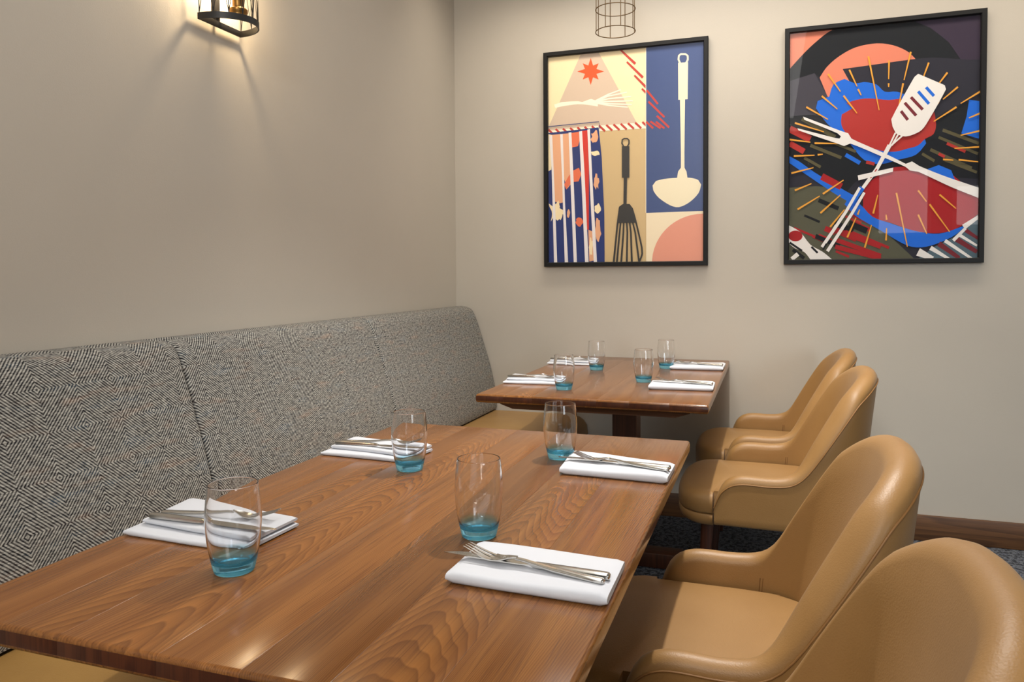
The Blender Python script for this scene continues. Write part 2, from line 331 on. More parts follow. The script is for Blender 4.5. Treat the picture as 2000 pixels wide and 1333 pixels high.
# ------------------------------------------------------------------ printed designs: (ink, outline as fractions of the frame)
ART_LADLE=[('kraft',[0.353,0.6343,0.6375,0.6325,0.6376,0.0138,0.3843,0.0132]),
('taupe',[0.2399,0.988,0.3423,0.988,0.5834,0.6437,0.3472,0.632,0.0237,0.6378,0.0263,0.657]),
('ivory',[0.0635,0.7599,0.1096,0.7685,0.1343,0.7688,0.165,0.7684,0.195,0.7674,0.2176,0.7665,0.2438,0.7615,0.2611,0.7647,0.2817,0.7696,0.3006,0.7719,0.3416,0.7591,0.3416,0.7352,0.3005,0.7427,0.276,0.7464,0.2469,0.7503,0.2176,0.7527,0.1908,0.7526,0.1609,0.7515,0.1323,0.7499,0.1095,0.7485,0.0707,0.7438]),
('ivory',[0.3124,0.7523,0.4076,0.7831,0.4855,0.8007,0.4831,0.8056,0.404,0.7892,0.3075,0.7594]),
('ivory',[0.3119,0.7522,0.407,0.7756,0.5216,0.7865,0.5202,0.7916,0.4046,0.7819,0.308,0.7596]),
('ivory',[0.3111,0.752,0.4064,0.7634,0.5463,0.7656,0.5456,0.7706,0.4051,0.7698,0.3087,0.7597]),
('ivory',[0.3102,0.752,0.4059,0.7512,0.5574,0.7455,0.5572,0.7506,0.4056,0.7576,0.3096,0.7597]),
('ivory',[0.3095,0.752,0.4055,0.7407,0.5504,0.729,0.5506,0.7341,0.406,0.7471,0.3104,0.7597]),
('ivory',[0.3089,0.7521,0.4051,0.7333,0.5262,0.7186,0.5269,0.7236,0.4063,0.7396,0.311,0.7596]),
('orange',[0.2976,0.9601,0.3124,0.9237,0.3473,0.9316,0.3332,0.9067,0.3805,0.8924,0.3332,0.8846,0.3471,0.8577,0.3122,0.8705,0.2972,0.8361,0.2825,0.8725,0.2472,0.8644,0.2614,0.8895,0.2134,0.9039,0.2615,0.9116,0.2475,0.9387,0.2826,0.9258]),
('ivory',[0.0237,0.6396,0.3495,0.6473,0.6375,0.6476,0.6375,0.6199,0.3495,0.6216,0.0236,0.6185]),
('brick',[0.0216,0.6416,0.0606,0.6134,0.0698,0.6199,0.0308,0.6481]),
('brick',[0.0686,0.642,0.1073,0.6139,0.1165,0.6204,0.0778,0.6485]),
('brick',[0.1153,0.6424,0.1538,0.6143,0.1629,0.6209,0.1245,0.6489]),
('brick',[0.1618,0.6428,0.2,0.6148,0.209,0.6214,0.1708,0.6493]),
('brick',[0.2079,0.6432,0.2459,0.6153,0.2549,0.6218,0.2169,0.6497]),
('brick',[0.2537,0.6436,0.2915,0.6158,0.3004,0.6223,0.2627,0.65]),
('brick',[0.2993,0.644,0.3368,0.6163,0.3457,0.6227,0.3082,0.6504]),
('brick',[0.3445,0.6444,0.3819,0.6168,0.3907,0.6232,0.3534,0.6508]),
('brick',[0.3895,0.6448,0.4266,0.6173,0.4354,0.6237,0.3983,0.6512]),
('brick',[0.4342,0.6451,0.4711,0.6177,0.4798,0.6241,0.4429,0.6515]),
('brick',[0.4786,0.6455,0.5153,0.6182,0.5239,0.6246,0.4873,0.6519]),
('brick',[0.5228,0.6459,0.5592,0.6187,0.5678,0.625,0.5313,0.6523]),
('brick',[0.5666,0.6463,0.6029,0.6191,0.6114,0.6255,0.5752,0.6526]),
('brick',[0.6102,0.6467,0.6462,0.6196,0.6547,0.6259,0.6187,0.653]),
('brick',[0.4787,0.98,0.5671,0.91,0.5772,0.9173,0.4858,0.9851]),
('brick',[0.5174,0.9233,0.6122,0.8458,0.6224,0.8529,0.5246,0.9282]),
('brick',[0.5628,0.8596,0.6514,0.7847,0.6617,0.7917,0.5701,0.8644]),
('brick',[0.6081,0.7969,0.7018,0.7214,0.7118,0.7286,0.6152,0.8019]),
('brick',[0.6475,0.7366,0.7407,0.6608,0.7507,0.668,0.6545,0.7416]),
('brick',[0.6978,0.6701,0.7685,0.6135,0.7783,0.6208,0.7048,0.6752]),
('ivory',[0.6341,0.9828,0.6408,0.9823,0.641,0.2402,0.6342,0.2404]),
('slate_blue',[0.6375,0.9825,0.9754,0.9795,0.9725,0.2406,0.6376,0.2395]),
('brick',[0.6361,0.7874,0.7021,0.7224,0.7116,0.7276,0.6457,0.7926]),
('brick',[0.6467,0.7361,0.7415,0.6614,0.75,0.6674,0.6553,0.7422]),
('brick',[0.6971,0.6696,0.7692,0.614,0.7776,0.6202,0.7055,0.6758]),
('brick',[0.6333,0.6461,0.6748,0.6146,0.6832,0.6209,0.6418,0.6524]),
('brick',[0.6588,0.646,0.7202,0.6119,0.727,0.6191,0.6657,0.6533]),
('brick',[0.692,0.6428,0.742,0.611,0.7495,0.6178,0.6995,0.6496]),
('cream_dark',[0.6376,0.2395,0.9725,0.2406,0.9733,0.012,0.6376,0.0138]),
('salmon',[0.6726,0.0136,0.673,0.0247,0.6768,0.0504,0.6848,0.0756,0.6969,0.0999,0.7127,0.1228,0.7321,0.1442,0.7548,0.1636,0.7804,0.1808,0.8085,0.1956,0.8389,0.2079,0.8709,0.2173,0.9041,0.2239,0.9382,0.2276,0.9725,0.2282,0.9733,0.012]),
('ladle',[0.8415,0.8995,0.8331,0.9139,0.8349,0.9279,0.8432,0.9324,0.8666,0.9306,0.876,0.9249,0.8768,0.9109,0.8675,0.8978,0.8772,0.8934,0.8874,0.9084,0.8859,0.9275,0.8693,0.9384,0.8405,0.9406,0.8249,0.932,0.8224,0.9134,0.8315,0.8968]),
('ladle',[0.8256,0.8989,0.8832,0.8981,0.8814,0.7354,0.827,0.7361]),
('ladle',[0.8368,0.7364,0.8662,0.7363,0.8654,0.6755,0.8642,0.5867,0.8633,0.4971,0.8637,0.4345,0.8757,0.4174,0.8812,0.3882,0.82,0.3887,0.8265,0.4192,0.8429,0.4353,0.8428,0.4977,0.8409,0.587,0.8384,0.6757]),
('ladle',[0.6758,0.3617,0.6959,0.3812,0.7161,0.3855,0.7421,0.3887,0.7682,0.3905,0.7966,0.3912,0.8298,0.3913,0.8623,0.3908,0.8888,0.3896,0.9085,0.3871,0.9278,0.383,0.943,0.3778,0.9603,0.3566,0.9574,0.3467,0.9528,0.3327,0.9453,0.3199,0.9315,0.3066,0.9136,0.2931,0.8945,0.2816,0.8744,0.2723,0.8529,0.2648,0.8323,0.2607,0.8144,0.2611,0.7965,0.2648,0.7794,0.2705,0.757,0.2804,0.733,0.2932,0.7127,0.3058,0.6997,0.3167,0.6884,0.3288,0.6803,0.3396]),
('navy',[0.0261,0.6289,0.3472,0.6389,0.3656,0.5007,0.3813,0.2421,0.3831,0.0132,0.0263,0.0132]),
('cream_bg',[0.0212,0.6248,0.0481,0.6191,0.0448,0.4569,0.0227,0.4489]),
('peach',[0.0481,0.6191,0.1089,0.6205,0.1219,0.3008,0.0952,0.2971,0.0647,0.3068]),
('peach',[0.115,0.6202,0.1752,0.6216,0.1718,0.3868,0.15,0.3656,0.1201,0.4235]),
('coral',[0.1728,0.6217,0.2314,0.6257,0.2313,0.5929,0.2168,0.5589,0.1749,0.5538]),
('coral',[0.1563,0.4222,0.1865,0.4472,0.2224,0.4589,0.2378,0.428,0.2198,0.3956,0.1742,0.3936,0.1415,0.3598,0.1271,0.3839,0.1347,0.3943,0.1454,0.409]),
('red',[0.235,0.6273,0.2765,0.6295,0.2854,0.4608,0.2845,0.1706,0.2714,0.1708,0.2451,0.4537]),
('peach',[0.2809,0.1706,0.3082,0.1614,0.3161,0.0267,0.2864,0.0226]),
('cream_bg',[0.1288,0.2612,0.1253,0.2449,0.1061,0.2435,0.0987,0.2446,0.0734,0.226,0.0588,0.2356,0.0395,0.2123,0.0469,0.2352,0.0482,0.2511,0.0455,0.2632,0.0317,0.2832,0.0273,0.2985,0.0543,0.2827,0.0604,0.2889,0.0772,0.2978,0.0897,0.3114,0.1007,0.2773,0.0939,0.2762]),
('cream_bg',[0.1162,0.2395,0.1105,0.2274,0.1037,0.2182,0.0963,0.2237,0.0834,0.2162,0.0689,0.2261,0.0632,0.2287,0.0513,0.241,0.0613,0.2482,0.0722,0.2537,0.0804,0.2627,0.0968,0.262,0.1123,0.257,0.1089,0.2511]),
('coral',[0.255,0.2059,0.2469,0.201,0.2391,0.1954,0.2283,0.1841,0.2155,0.1883,0.2107,0.1927,0.2047,0.1987,0.198,0.2071,0.2063,0.2121,0.2027,0.2208,0.2154,0.2284,0.2273,0.2277,0.2381,0.2245,0.2483,0.2115]),
('peach',[0.3448,0.5961,0.3425,0.5869,0.3379,0.5765,0.3292,0.5712,0.3192,0.5721,0.3097,0.5702,0.2952,0.5855,0.3069,0.5979,0.2998,0.6129,0.3105,0.6126,0.318,0.6171,0.3299,0.6291,0.3374,0.6246,0.34,0.6119]),
('cream_bg',[0.3522,0.5202,0.3526,0.5124,0.3435,0.513,0.3269,0.5089,0.3175,0.5102,0.304,0.5156,0.3019,0.5223,0.2984,0.5293,0.3178,0.5296,0.3269,0.5318,0.3391,0.5329,0.3473,0.5279]),
('peach',[0.3514,0.3894,0.3439,0.3771,0.3445,0.3571,0.3349,0.3675,0.328,0.3528,0.325,0.3604,0.3145,0.3754,0.3178,0.3906,0.319,0.4072,0.3234,0.4116,0.3277,0.4294,0.3374,0.4267,0.3398,0.4071,0.3479,0.4064]),
('cream_bg',[0.3612,0.2641,0.3598,0.2562,0.3485,0.2478,0.3433,0.2441,0.3376,0.2432,0.3334,0.2454,0.3208,0.255,0.3224,0.2651,0.321,0.2774,0.3277,0.2817,0.3357,0.2832,0.3438,0.2921,0.3494,0.2884,0.3589,0.2722]),
('peach',[0.3569,0.1649,0.3629,0.1491,0.3552,0.1369,0.3495,0.1214,0.3458,0.1117,0.3412,0.1136,0.3326,0.1244,0.3269,0.1424,0.3275,0.1464,0.3217,0.1655,0.328,0.1864,0.3268,0.2044,0.3329,0.2241,0.3409,0.222,0.3459,0.214,0.354,0.2123,0.3543,0.1895,0.3562,0.178]),
('cream_bg',[0.3078,0.0877,0.3053,0.0644,0.3061,0.052,0.3034,0.0565,0.2984,0.0531,0.2921,0.0576,0.2905,0.0439,0.2867,0.0767,0.2829,0.088,0.2905,0.1038,0.2895,0.1092,0.2936,0.1359,0.2986,0.1327,0.302,0.115,0.3075,0.12,0.3125,0.1015]),
('peach',[0.1647,0.2472,0.161,0.2395,0.161,0.2352,0.1554,0.2288,0.151,0.2278,0.1447,0.2365,0.1464,0.2476,0.1463,0.2559,0.1508,0.2645,0.1556,0.2692,0.159,0.2674,0.1651,0.2547]),
('white',[0.031,0.6155,0.0517,0.6163,0.0684,0.3023,0.0815,0.0128,0.0607,0.013,0.0472,0.4612]),
('white',[0.1028,0.619,0.1198,0.62,0.1328,0.3005,0.1521,0.0123,0.1303,0.0124,0.114,0.4237]),
('white',[0.1572,0.6242,0.1752,0.6251,0.1876,0.4211,0.2087,0.012,0.1883,0.012,0.1716,0.3344]),
('white',[0.2243,0.6261,0.2433,0.6277,0.2592,0.4185,0.2828,0.012,0.2602,0.012,0.2422,0.3323]),
('white',[0.2765,0.6321,0.2931,0.6339,0.3066,0.4169,0.3361,0.012,0.316,0.012,0.2967,0.2874]),
('navy',[0.018,0.6565,0.3495,0.6628,0.3519,0.6333,0.3565,0.6334,0.3497,0.6662,0.0175,0.66]),
('char',[0.5058,0.5457,0.4948,0.5598,0.4968,0.5739,0.5055,0.577,0.523,0.5762,0.5306,0.5709,0.5305,0.5574,0.5206,0.545,0.5276,0.5418,0.5383,0.5555,0.5382,0.5725,0.5253,0.5818,0.5038,0.5829,0.4896,0.5768,0.4869,0.5589,0.4989,0.543]),
('char',[0.4909,0.5466,0.5367,0.5445,0.5366,0.4019,0.4907,0.4035]),
('char',[0.5022,0.4048,0.5228,0.4041,0.5193,0.2832,0.4997,0.2838]),
('char',[0.4744,0.2724,0.4974,0.2838,0.5376,0.2827,0.5547,0.2653,0.5752,0.1967,0.465,0.1973]),
('char',[0.4721,0.2704,0.4575,0.1893,0.4334,0.0158,0.445,0.0149,0.4679,0.1882,0.4813,0.2693]),
('char',[0.4789,0.2059,0.4713,0.1546,0.4532,0.0156,0.4647,0.0148,0.4817,0.1537,0.4881,0.205]),
('char',[0.4973,0.201,0.4944,0.1541,0.4798,0.0154,0.4913,0.0146,0.5048,0.1534,0.5065,0.2006]),
('char',[0.5157,0.2003,0.5186,0.1534,0.5144,0.0148,0.5259,0.0146,0.5289,0.1533,0.5249,0.2005]),
('char',[0.533,0.1997,0.5404,0.1528,0.5454,0.0144,0.5569,0.0146,0.5506,0.1531,0.5421,0.2004]),
('char',[0.5503,0.2032,0.5667,0.152,0.59,0.017,0.6013,0.0181,0.5768,0.153,0.5591,0.2047]),
('char',[0.5475,0.2627,0.5536,0.2472,0.5622,0.225,0.5702,0.2027,0.5792,0.1749,0.5897,0.1409,0.5996,0.108,0.6066,0.0831,0.6088,0.0547,0.6037,0.042,0.5963,0.0285,0.5908,0.0189,0.6004,0.0162,0.606,0.026,0.6136,0.04,0.6189,0.0533,0.6166,0.0845,0.6096,0.1096,0.5997,0.1426,0.5891,0.1765,0.5802,0.2043,0.5722,0.2267,0.5635,0.249,0.5574,0.2646])]
ART_SPATULA=[('pink2',[0.0224,0.988,0.2552,0.9816,0.1566,0.9318,0.0698,0.869,0.0237,0.8312]),
('ink',[0.0237,0.8242,0.0353,0.8394,0.052,0.8546,0.0698,0.869,0.0884,0.8837,0.1099,0.9001,0.1331,0.9166,0.1566,0.9318,0.1801,0.9462,0.2042,0.9603,0.2291,0.9725,0.2552,0.9816,0.2827,0.9863,0.3114,0.9879,0.3405,0.9877,0.3695,0.9875,0.4083,0.9872,0.4518,0.9862,0.4955,0.9849,0.5353,0.9838,0.5683,0.9835,0.602,0.9836,0.634,0.9827,0.6619,0.9798,0.6882,0.9726,0.7133,0.9617,0.7371,0.9487,0.7592,0.9351,0.783,0.919,0.8062,0.9016,0.8266,0.884,0.8442,0.8649,0.8607,0.8434,0.8745,0.8237,0.8843,0.8101,0.8455,0.8123,0.7893,0.8155,0.7267,0.8188,0.6691,0.8215,0.6211,0.8242,0.5726,0.827,0.524,0.8285,0.4755,0.827,0.4036,0.8191,0.3194,0.8068,0.2403,0.7942,0.185,0.7855,0.1578,0.8064,0.0241,0.7805,0.0225,0.7922,0.0208,0.8087]),
('pink2',[0.185,0.7855,0.1942,0.7969,0.2074,0.813,0.2224,0.8278,0.2413,0.8419,0.2631,0.8557,0.2862,0.8679,0.3056,0.8767,0.3263,0.8852,0.3481,0.8926,0.3704,0.8983,0.3956,0.9024,0.4227,0.9051,0.4496,0.9064,0.4745,0.9064,0.5025,0.904,0.5303,0.8992,0.5569,0.8925,0.5822,0.8839,0.6067,0.8734,0.6283,0.862,0.6464,0.8486,0.6628,0.8335,0.6741,0.8228,0.6336,0.8221,0.5745,0.821,0.5104,0.8197,0.4549,0.8183,0.4142,0.8169,0.3709,0.8149,0.332,0.8131,0.3048,0.8118,0.3457,0.7509,0.229,0.6999]),
('plum',[0.6619,0.9798,0.9729,0.9762,0.9758,0.8035,0.8843,0.8101,0.8266,0.884,0.7371,0.9487]),
('slate',[0.3048,0.8135,0.332,0.8147,0.3709,0.8164,0.4142,0.8183,0.4549,0.82,0.509,0.8224,0.5707,0.8252,0.6304,0.8277,0.679,0.8291,0.7039,0.8294,0.7288,0.829,0.7537,0.828,0.7784,0.826,0.8259,0.8204,0.884,0.8125,0.9385,0.8047,0.9759,0.7995,0.9784,0.6531,0.9647,0.6528,0.9454,0.652,0.9275,0.648,0.9059,0.6354,0.88,0.6175,0.8538,0.5997,0.8312,0.5878,0.8122,0.5841,0.7917,0.5853,0.7721,0.591,0.7354,0.6095,0.6886,0.6361,0.6405,0.6636,0.6003,0.6842,0.5773,0.6916,0.5525,0.6964,0.5286,0.7008,0.5079,0.7067,0.4892,0.7184,0.4725,0.7327,0.4558,0.7438,0.4388,0.749,0.4209,0.7513,0.4036,0.7514,0.3857,0.7486,0.3685,0.7437,0.3564,0.74]),
('grey2',[0.0219,0.7807,0.1578,0.8064,0.229,0.7025,0.1697,0.6844,0.1649,0.6153,0.0232,0.6141]),
('ink',[0.0253,0.6315,0.0561,0.6322,0.1002,0.6337,0.1485,0.6319,0.192,0.6225,0.2388,0.5953,0.2874,0.5568,0.3393,0.5185,0.396,0.4918,0.4696,0.4801,0.5539,0.4773,0.631,0.4785,0.6839,0.4788,0.7005,0.5003,0.7239,0.5312,0.7518,0.5638,0.782,0.5904,0.8186,0.61,0.8612,0.6262,0.9005,0.6389,0.9275,0.648,0.9103,0.5179,0.9785,0.4737,0.9789,0.3346,0.9264,0.3381,0.85,0.3432,0.7646,0.3487,0.6857,0.3532,0.6159,0.3578,0.5425,0.3629,0.4739,0.3656,0.4185,0.3626,0.3887,0.3513,0.3619,0.3316,0.3398,0.311,0.3241,0.2969,0.2946,0.3096,0.2518,0.3278,0.2045,0.3493,0.1617,0.3716,0.1225,0.3974,0.083,0.427,0.0485,0.4544,0.0243,0.4734]),
('blue',[0.1667,0.6585,0.1751,0.6884,0.2365,0.7037,0.2406,0.7174,0.2471,0.7365,0.2575,0.7524,0.2758,0.7617,0.2979,0.7679,0.3138,0.7718,0.3295,0.765,0.3517,0.7557,0.3721,0.7492,0.414,0.7525,0.4341,0.7497,0.4565,0.745,0.4766,0.7382,0.491,0.7279,0.5035,0.7154,0.5182,0.7061,0.5374,0.7036,0.5588,0.7043,0.5797,0.7022,0.6014,0.6957,0.6231,0.6864,0.641,0.6734,0.653,0.6575,0.6637,0.6378,0.6733,0.6166,0.6823,0.5959,0.6937,0.5679,0.7057,0.5357,0.7164,0.506,0.7239,0.4854,0.7122,0.4729,0.695,0.4555,0.6744,0.4416,0.6544,0.4353,0.631,0.4311,0.6065,0.4278,0.5834,0.4243,0.5562,0.4184,0.5288,0.4127,0.5013,0.4107,0.4727,0.4133,0.444,0.4198,0.4177,0.431,0.3977,0.4462,0.3779,0.4659,0.3594,0.4861,0.3431,0.5028,0.3293,0.5153,0.3151,0.5275,0.3003,0.5392,0.2775,0.5546,0.2513,0.5717,0.2269,0.5903,0.2095,0.6078,0.1922,0.6276,0.1772,0.6459]),
('rust',[0.2998,0.5822,0.298,0.598,0.2998,0.614,0.3015,0.6251,0.3574,0.6477,0.3254,0.6709,0.3377,0.6739,0.3551,0.6779,0.3729,0.681,0.3927,0.683,0.4141,0.6843,0.4357,0.684,0.4593,0.6816,0.4864,0.6778,0.514,0.6738,0.5392,0.6711,0.5667,0.6717,0.5941,0.6734,0.6208,0.6704,0.6554,0.6576,0.6967,0.6391,0.7354,0.6207,0.7619,0.6081,0.7649,0.5946,0.7689,0.5755,0.7706,0.5579,0.7691,0.5447,0.7652,0.5318,0.7582,0.5212,0.7469,0.5143,0.7325,0.5095,0.7187,0.5039,0.7072,0.4956,0.6963,0.4863,0.6839,0.4788,0.6684,0.4742,0.6511,0.4712,0.6336,0.4685,0.6143,0.4645,0.5937,0.4606,0.5727,0.4585,0.5494,0.459,0.5249,0.4614,0.5006,0.4659,0.4758,0.4725,0.4478,0.4812,0.42,0.4909,0.3959,0.5004,0.3728,0.5113,0.3507,0.5241,0.3322,0.5376,0.3184,0.5515,0.3072,0.567]),
('blue',[0.9256,0.6497,0.9757,0.6402,0.9763,0.4918,0.8909,0.5172,0.9141,0.5833]),
('olive',[0.7999,0.5295,0.9711,0.4679,0.9763,0.4799,0.8052,0.5416]),
('olive',[0.7806,0.5023,0.9671,0.4281,0.9721,0.4384,0.7858,0.5128]),
('rust',[0.8203,0.4757,0.9088,0.4388,0.9142,0.4491,0.8258,0.486]),
('olive',[0.741,0.4535,0.9385,0.3711,0.9447,0.3829,0.7474,0.4654]),
('rust',[0.7812,0.436,0.811,0.4224,0.817,0.4325,0.7872,0.4462]),
('olive',[0.701,0.4396,0.7614,0.4079,0.7682,0.4177,0.708,0.4494]),
('olive',[0.8118,0.4097,0.9637,0.3544,0.9683,0.3649,0.8166,0.4203]),
('blue',[0.3172,0.4492,0.3917,0.4118,0.402,0.4263,0.3276,0.4637]),
('olive',[0.088,0.611,0.2626,0.5241,0.274,0.5401,0.0997,0.6271]),
('rust',[0.0195,0.5658,0.1303,0.5167,0.1466,0.5424,0.0362,0.5916]),
('olive',[0.1355,0.4971,0.2981,0.4381,0.3043,0.4507,0.1419,0.5098]),
('rust',[0.0207,0.5068,0.0985,0.4684,0.1136,0.489,0.036,0.5275]),
('olive',[0.2658,0.5007,0.3726,0.4616,0.3779,0.4725,0.2713,0.5117]),
('rust',[0.4263,0.4155,0.4682,0.4054,0.4721,0.4184,0.4302,0.4286]),
('olive',[0.1025,0.4472,0.1903,0.4045,0.1977,0.4148,0.11,0.4576]),
('olive2',[0.0243,0.328,0.0609,0.3289,0.1135,0.3306,0.1694,0.3305,0.2165,0.3262,0.2486,0.3171,0.2788,0.3036,0.3074,0.2875,0.335,0.2707,0.3707,0.2473,0.409,0.2198,0.4474,0.1911,0.4835,0.164,0.5165,0.1392,0.5498,0.1137,0.5812,0.0894,0.6085,0.0683,0.6283,0.053,0.6491,0.0368,0.6675,0.0224,0.6804,0.0125,0.0234,0.0181]),
('blue',[0.0266,0.4627,0.0418,0.456,0.0634,0.4462,0.0844,0.4358,0.1085,0.4214,0.1348,0.4049,0.1616,0.3891,0.1983,0.3696,0.2429,0.3465,0.2874,0.3239,0.324,0.3055,0.3535,0.2915,0.3831,0.2781,0.4038,0.2687,0.3778,0.2419,0.3585,0.2511,0.3308,0.2643,0.2998,0.2793,0.2707,0.2942,0.2393,0.3113,0.2057,0.3302,0.1719,0.3496,0.1399,0.368,0.1091,0.3858,0.0764,0.4047,0.0472,0.4218,0.0268,0.4337]),
('crimson',[0.1913,0.3575,0.2942,0.3107,0.3108,0.3362,0.2082,0.3831]),
('crimson',[0.3551,0.1645,0.445,0.1322,0.4535,0.149,0.3638,0.1814]),
('ink',[0.1067,0.2035,0.1889,0.1741,0.1935,0.183,0.1114,0.2124]),
('crimson',[0.3506,0.2,0.4334,0.17,0.4448,0.1926,0.3622,0.2228]),
('crimson',[0.2129,0.1404,0.2667,0.1213,0.2773,0.1419,0.2236,0.161]),
('ink',[0.1797,0.2628,0.2844,0.2248,0.2927,0.2408,0.1881,0.2789]),
('crimson',[0.0522,0.1517,0.164,0.1124,0.1684,0.1209,0.0567,0.1603]),
('rust',[0.3257,0.2275,0.4053,0.1985,0.4099,0.2074,0.3303,0.2365]),
('crimson',[0.2739,0.0492,0.3431,0.025,0.3476,0.0339,0.2785,0.0582]),
('ink',[0.4056,0.0386,0.489,0.012,0.4993,0.0338,0.4161,0.0611]),
('crimson',[0.433,0.0993,0.5443,0.0595,0.5495,0.0699,0.4382,0.1098]),
('rust',[0.4039,0.179,0.4701,0.1549,0.4785,0.1715,0.4124,0.1956]),
('crimson',[0.4101,0.1765,0.4587,0.1588,0.465,0.1711,0.4163,0.1888]),
('ink',[0.1642,0.1101,0.2907,0.0656,0.2992,0.0824,0.1729,0.1269]),
('crimson',[0.1523,0.1126,0.209,0.0927,0.2137,0.1017,0.157,0.1217]),
('rust',[0.3224,0.1949,0.4034,0.1657,0.4079,0.1747,0.327,0.204]),
('crimson',[0.2506,0.1368,0.3778,0.0915,0.382,0.0998,0.2548,0.1451]),
('ink',[0.2628,0.161,0.3594,0.1265,0.3703,0.1479,0.2739,0.1825]),
('crimson',[0.2552,0.1392,0.3415,0.1086,0.3519,0.1291,0.2658,0.1598]),
('crimson',[0.3523,0.1161,0.4265,0.0897,0.4368,0.1102,0.3628,0.1367]),
('ink',[0.3388,0.1575,0.4298,0.1248,0.4413,0.1475,0.3505,0.1803]),
('crimson',[0.3165,0.1221,0.3916,0.0953,0.4019,0.1155,0.3269,0.1424]),
('crimson',[0.184,0.1199,0.2527,0.0956,0.2574,0.1049,0.1888,0.1292]),
('ink',[0.1653,0.1098,0.2527,0.0791,0.2615,0.0964,0.1742,0.1272]),
('crimson',[0.2683,0.1333,0.5017,0.0608,0.5093,0.0784,0.2762,0.1511]),
('crimson',[0.2687,0.0941,0.5021,0.0222,0.5097,0.0399,0.2766,0.112]),
('crimson',[0.27,0.0633,0.5033,0.012,0.5089,0.029,0.2758,0.0818]),
('crimson',[0.4148,0.2255,0.4142,0.2418,0.4131,0.2653,0.4138,0.2903,0.4191,0.3112,0.4355,0.3308,0.4583,0.3467,0.4812,0.3604,0.5004,0.3723,0.5208,0.3829,0.5428,0.3904,0.5686,0.3946,0.5965,0.3959,0.6245,0.3949,0.6533,0.3914,0.6859,0.3859,0.718,0.3802,0.7455,0.3761,0.7689,0.3759,0.7923,0.3769,0.8149,0.3735,0.8382,0.3621,0.8615,0.3462,0.8842,0.3297,0.9076,0.3126,0.9342,0.2925,0.9585,0.2738,0.9753,0.2609,0.9765,0.1952,0.9607,0.1853,0.938,0.1709,0.9122,0.1557,0.8871,0.1435,0.8638,0.135,0.8396,0.1279,0.8146,0.1229,0.789,0.1203,0.7605,0.1204,0.7301,0.1231,0.6991,0.1276,0.6686,0.1333,0.6371,0.1411,0.6048,0.151,0.5737,0.1612,0.5456,0.1696,0.5168,0.1756,0.4876,0.181,0.4624,0.1884,0.4433,0.2003,0.4264,0.215]),
('blue',[0.7304,0.3808,0.7849,0.3954,0.8444,0.3724,0.8646,0.3303,0.7755,0.3625]),
('blue',[0.3193,0.2495,0.335,0.2707,0.3522,0.2654,0.3763,0.2576,0.3988,0.2474,0.4192,0.231,0.4397,0.2112,0.4623,0.1944,0.4886,0.1835,0.5171,0.1755,0.5456,0.1679,0.5737,0.1593,0.6048,0.1498,0.6371,0.1407,0.6686,0.1333,0.699,0.1274,0.7299,0.1223,0.7601,0.119,0.789,0.1186,0.8172,0.1224,0.8456,0.1296,0.8715,0.1375,0.892,0.1434,0.926,0.151,0.9125,0.1418,0.8933,0.1285,0.871,0.1143,0.8486,0.1026,0.8212,0.0918,0.7902,0.0813,0.7587,0.0725,0.73,0.0667,0.7074,0.0645,0.6843,0.0644,0.6613,0.0669,0.639,0.0721,0.6084,0.084,0.5741,0.1005,0.5387,0.1189,0.5047,0.1363,0.4716,0.152,0.4374,0.1681,0.4052,0.184,0.3782,0.1989,0.355,0.2163,0.3339,0.2357]),
('teal2',[0.9755,0.1952,0.9786,0.012,0.6804,0.0125,0.7699,0.0662,0.8584,0.1025]),
('white2',[0.6808,0.0313,0.7539,0.012,0.7676,0.0253,0.6992,0.0609]),
('white2',[0.7444,0.0544,0.8365,0.012,0.8436,0.0202,0.7557,0.07]),
('maroon',[0.7824,0.0697,0.8842,0.0129,0.8941,0.0251,0.7969,0.0873]),
('white2',[0.8143,0.0844,0.9444,0.012,0.9508,0.02,0.8241,0.0967]),
('maroon',[0.8617,0.0891,0.9663,0.036,0.9762,0.0499,0.8748,0.1072]),
('white2',[0.8787,0.1089,0.9684,0.0642,0.9733,0.0712,0.8867,0.1201]),
('maroon',[0.9113,0.1237,0.9716,0.0918,0.9789,0.1012,0.9219,0.1373]),
('white2',[0.914,0.1341,0.9802,0.1774,0.9712,0.1884,0.8993,0.1521]),
('white2',[0.8642,0.0852,0.9213,0.1346,0.9116,0.143,0.853,0.0948]),
('white2',[0.0233,0.1688,0.0405,0.1616,0.0647,0.1511,0.0869,0.1385,0.1056,0.121,0.1234,0.1007,0.1424,0.083,0.1638,0.0711,0.187,0.0614,0.2082,0.0515,0.2269,0.0398,0.2449,0.0274,0.2573,0.0187,0.143,0.0197,0.1348,0.0289,0.1228,0.0418,0.1097,0.0526,0.0653,0.0664,0.0495,0.0747,0.0341,0.085,0.0239,0.0979,0.0206,0.1213,0.0219,0.149]),
('crimson',[0.1003,0.1206,0.0999,0.117,0.0985,0.1136,0.0963,0.1103,0.0932,0.1073,0.0894,0.1046,0.0849,0.1023,0.0799,0.1005,0.0745,0.0992,0.0687,0.0984,0.0628,0.0982,0.0569,0.0986,0.0511,0.0995,0.0456,0.101,0.0406,0.103,0.036,0.1054,0.0321,0.1082,0.029,0.1113,0.0267,0.1147,0.0253,0.1182,0.0248,0.1218,0.0252,0.1254,0.0266,0.1289,0.0288,0.1322,0.0319,0.1353,0.0358,0.1379,0.0403,0.1402,0.0453,0.142,0.0508,0.1433,0.0565,0.144,0.0625,0.1442,0.0684,0.1438,0.0741,0.1429,0.0796,0.1414,0.0846,0.1394,0.0891,0.137,0.093,0.1342,0.0961,0.1311,0.0984,0.1277,0.0998,0.1242]),
('ink',[0.0286,0.0897,0.0956,0.0535,0.1016,0.0608,0.0348,0.097]),
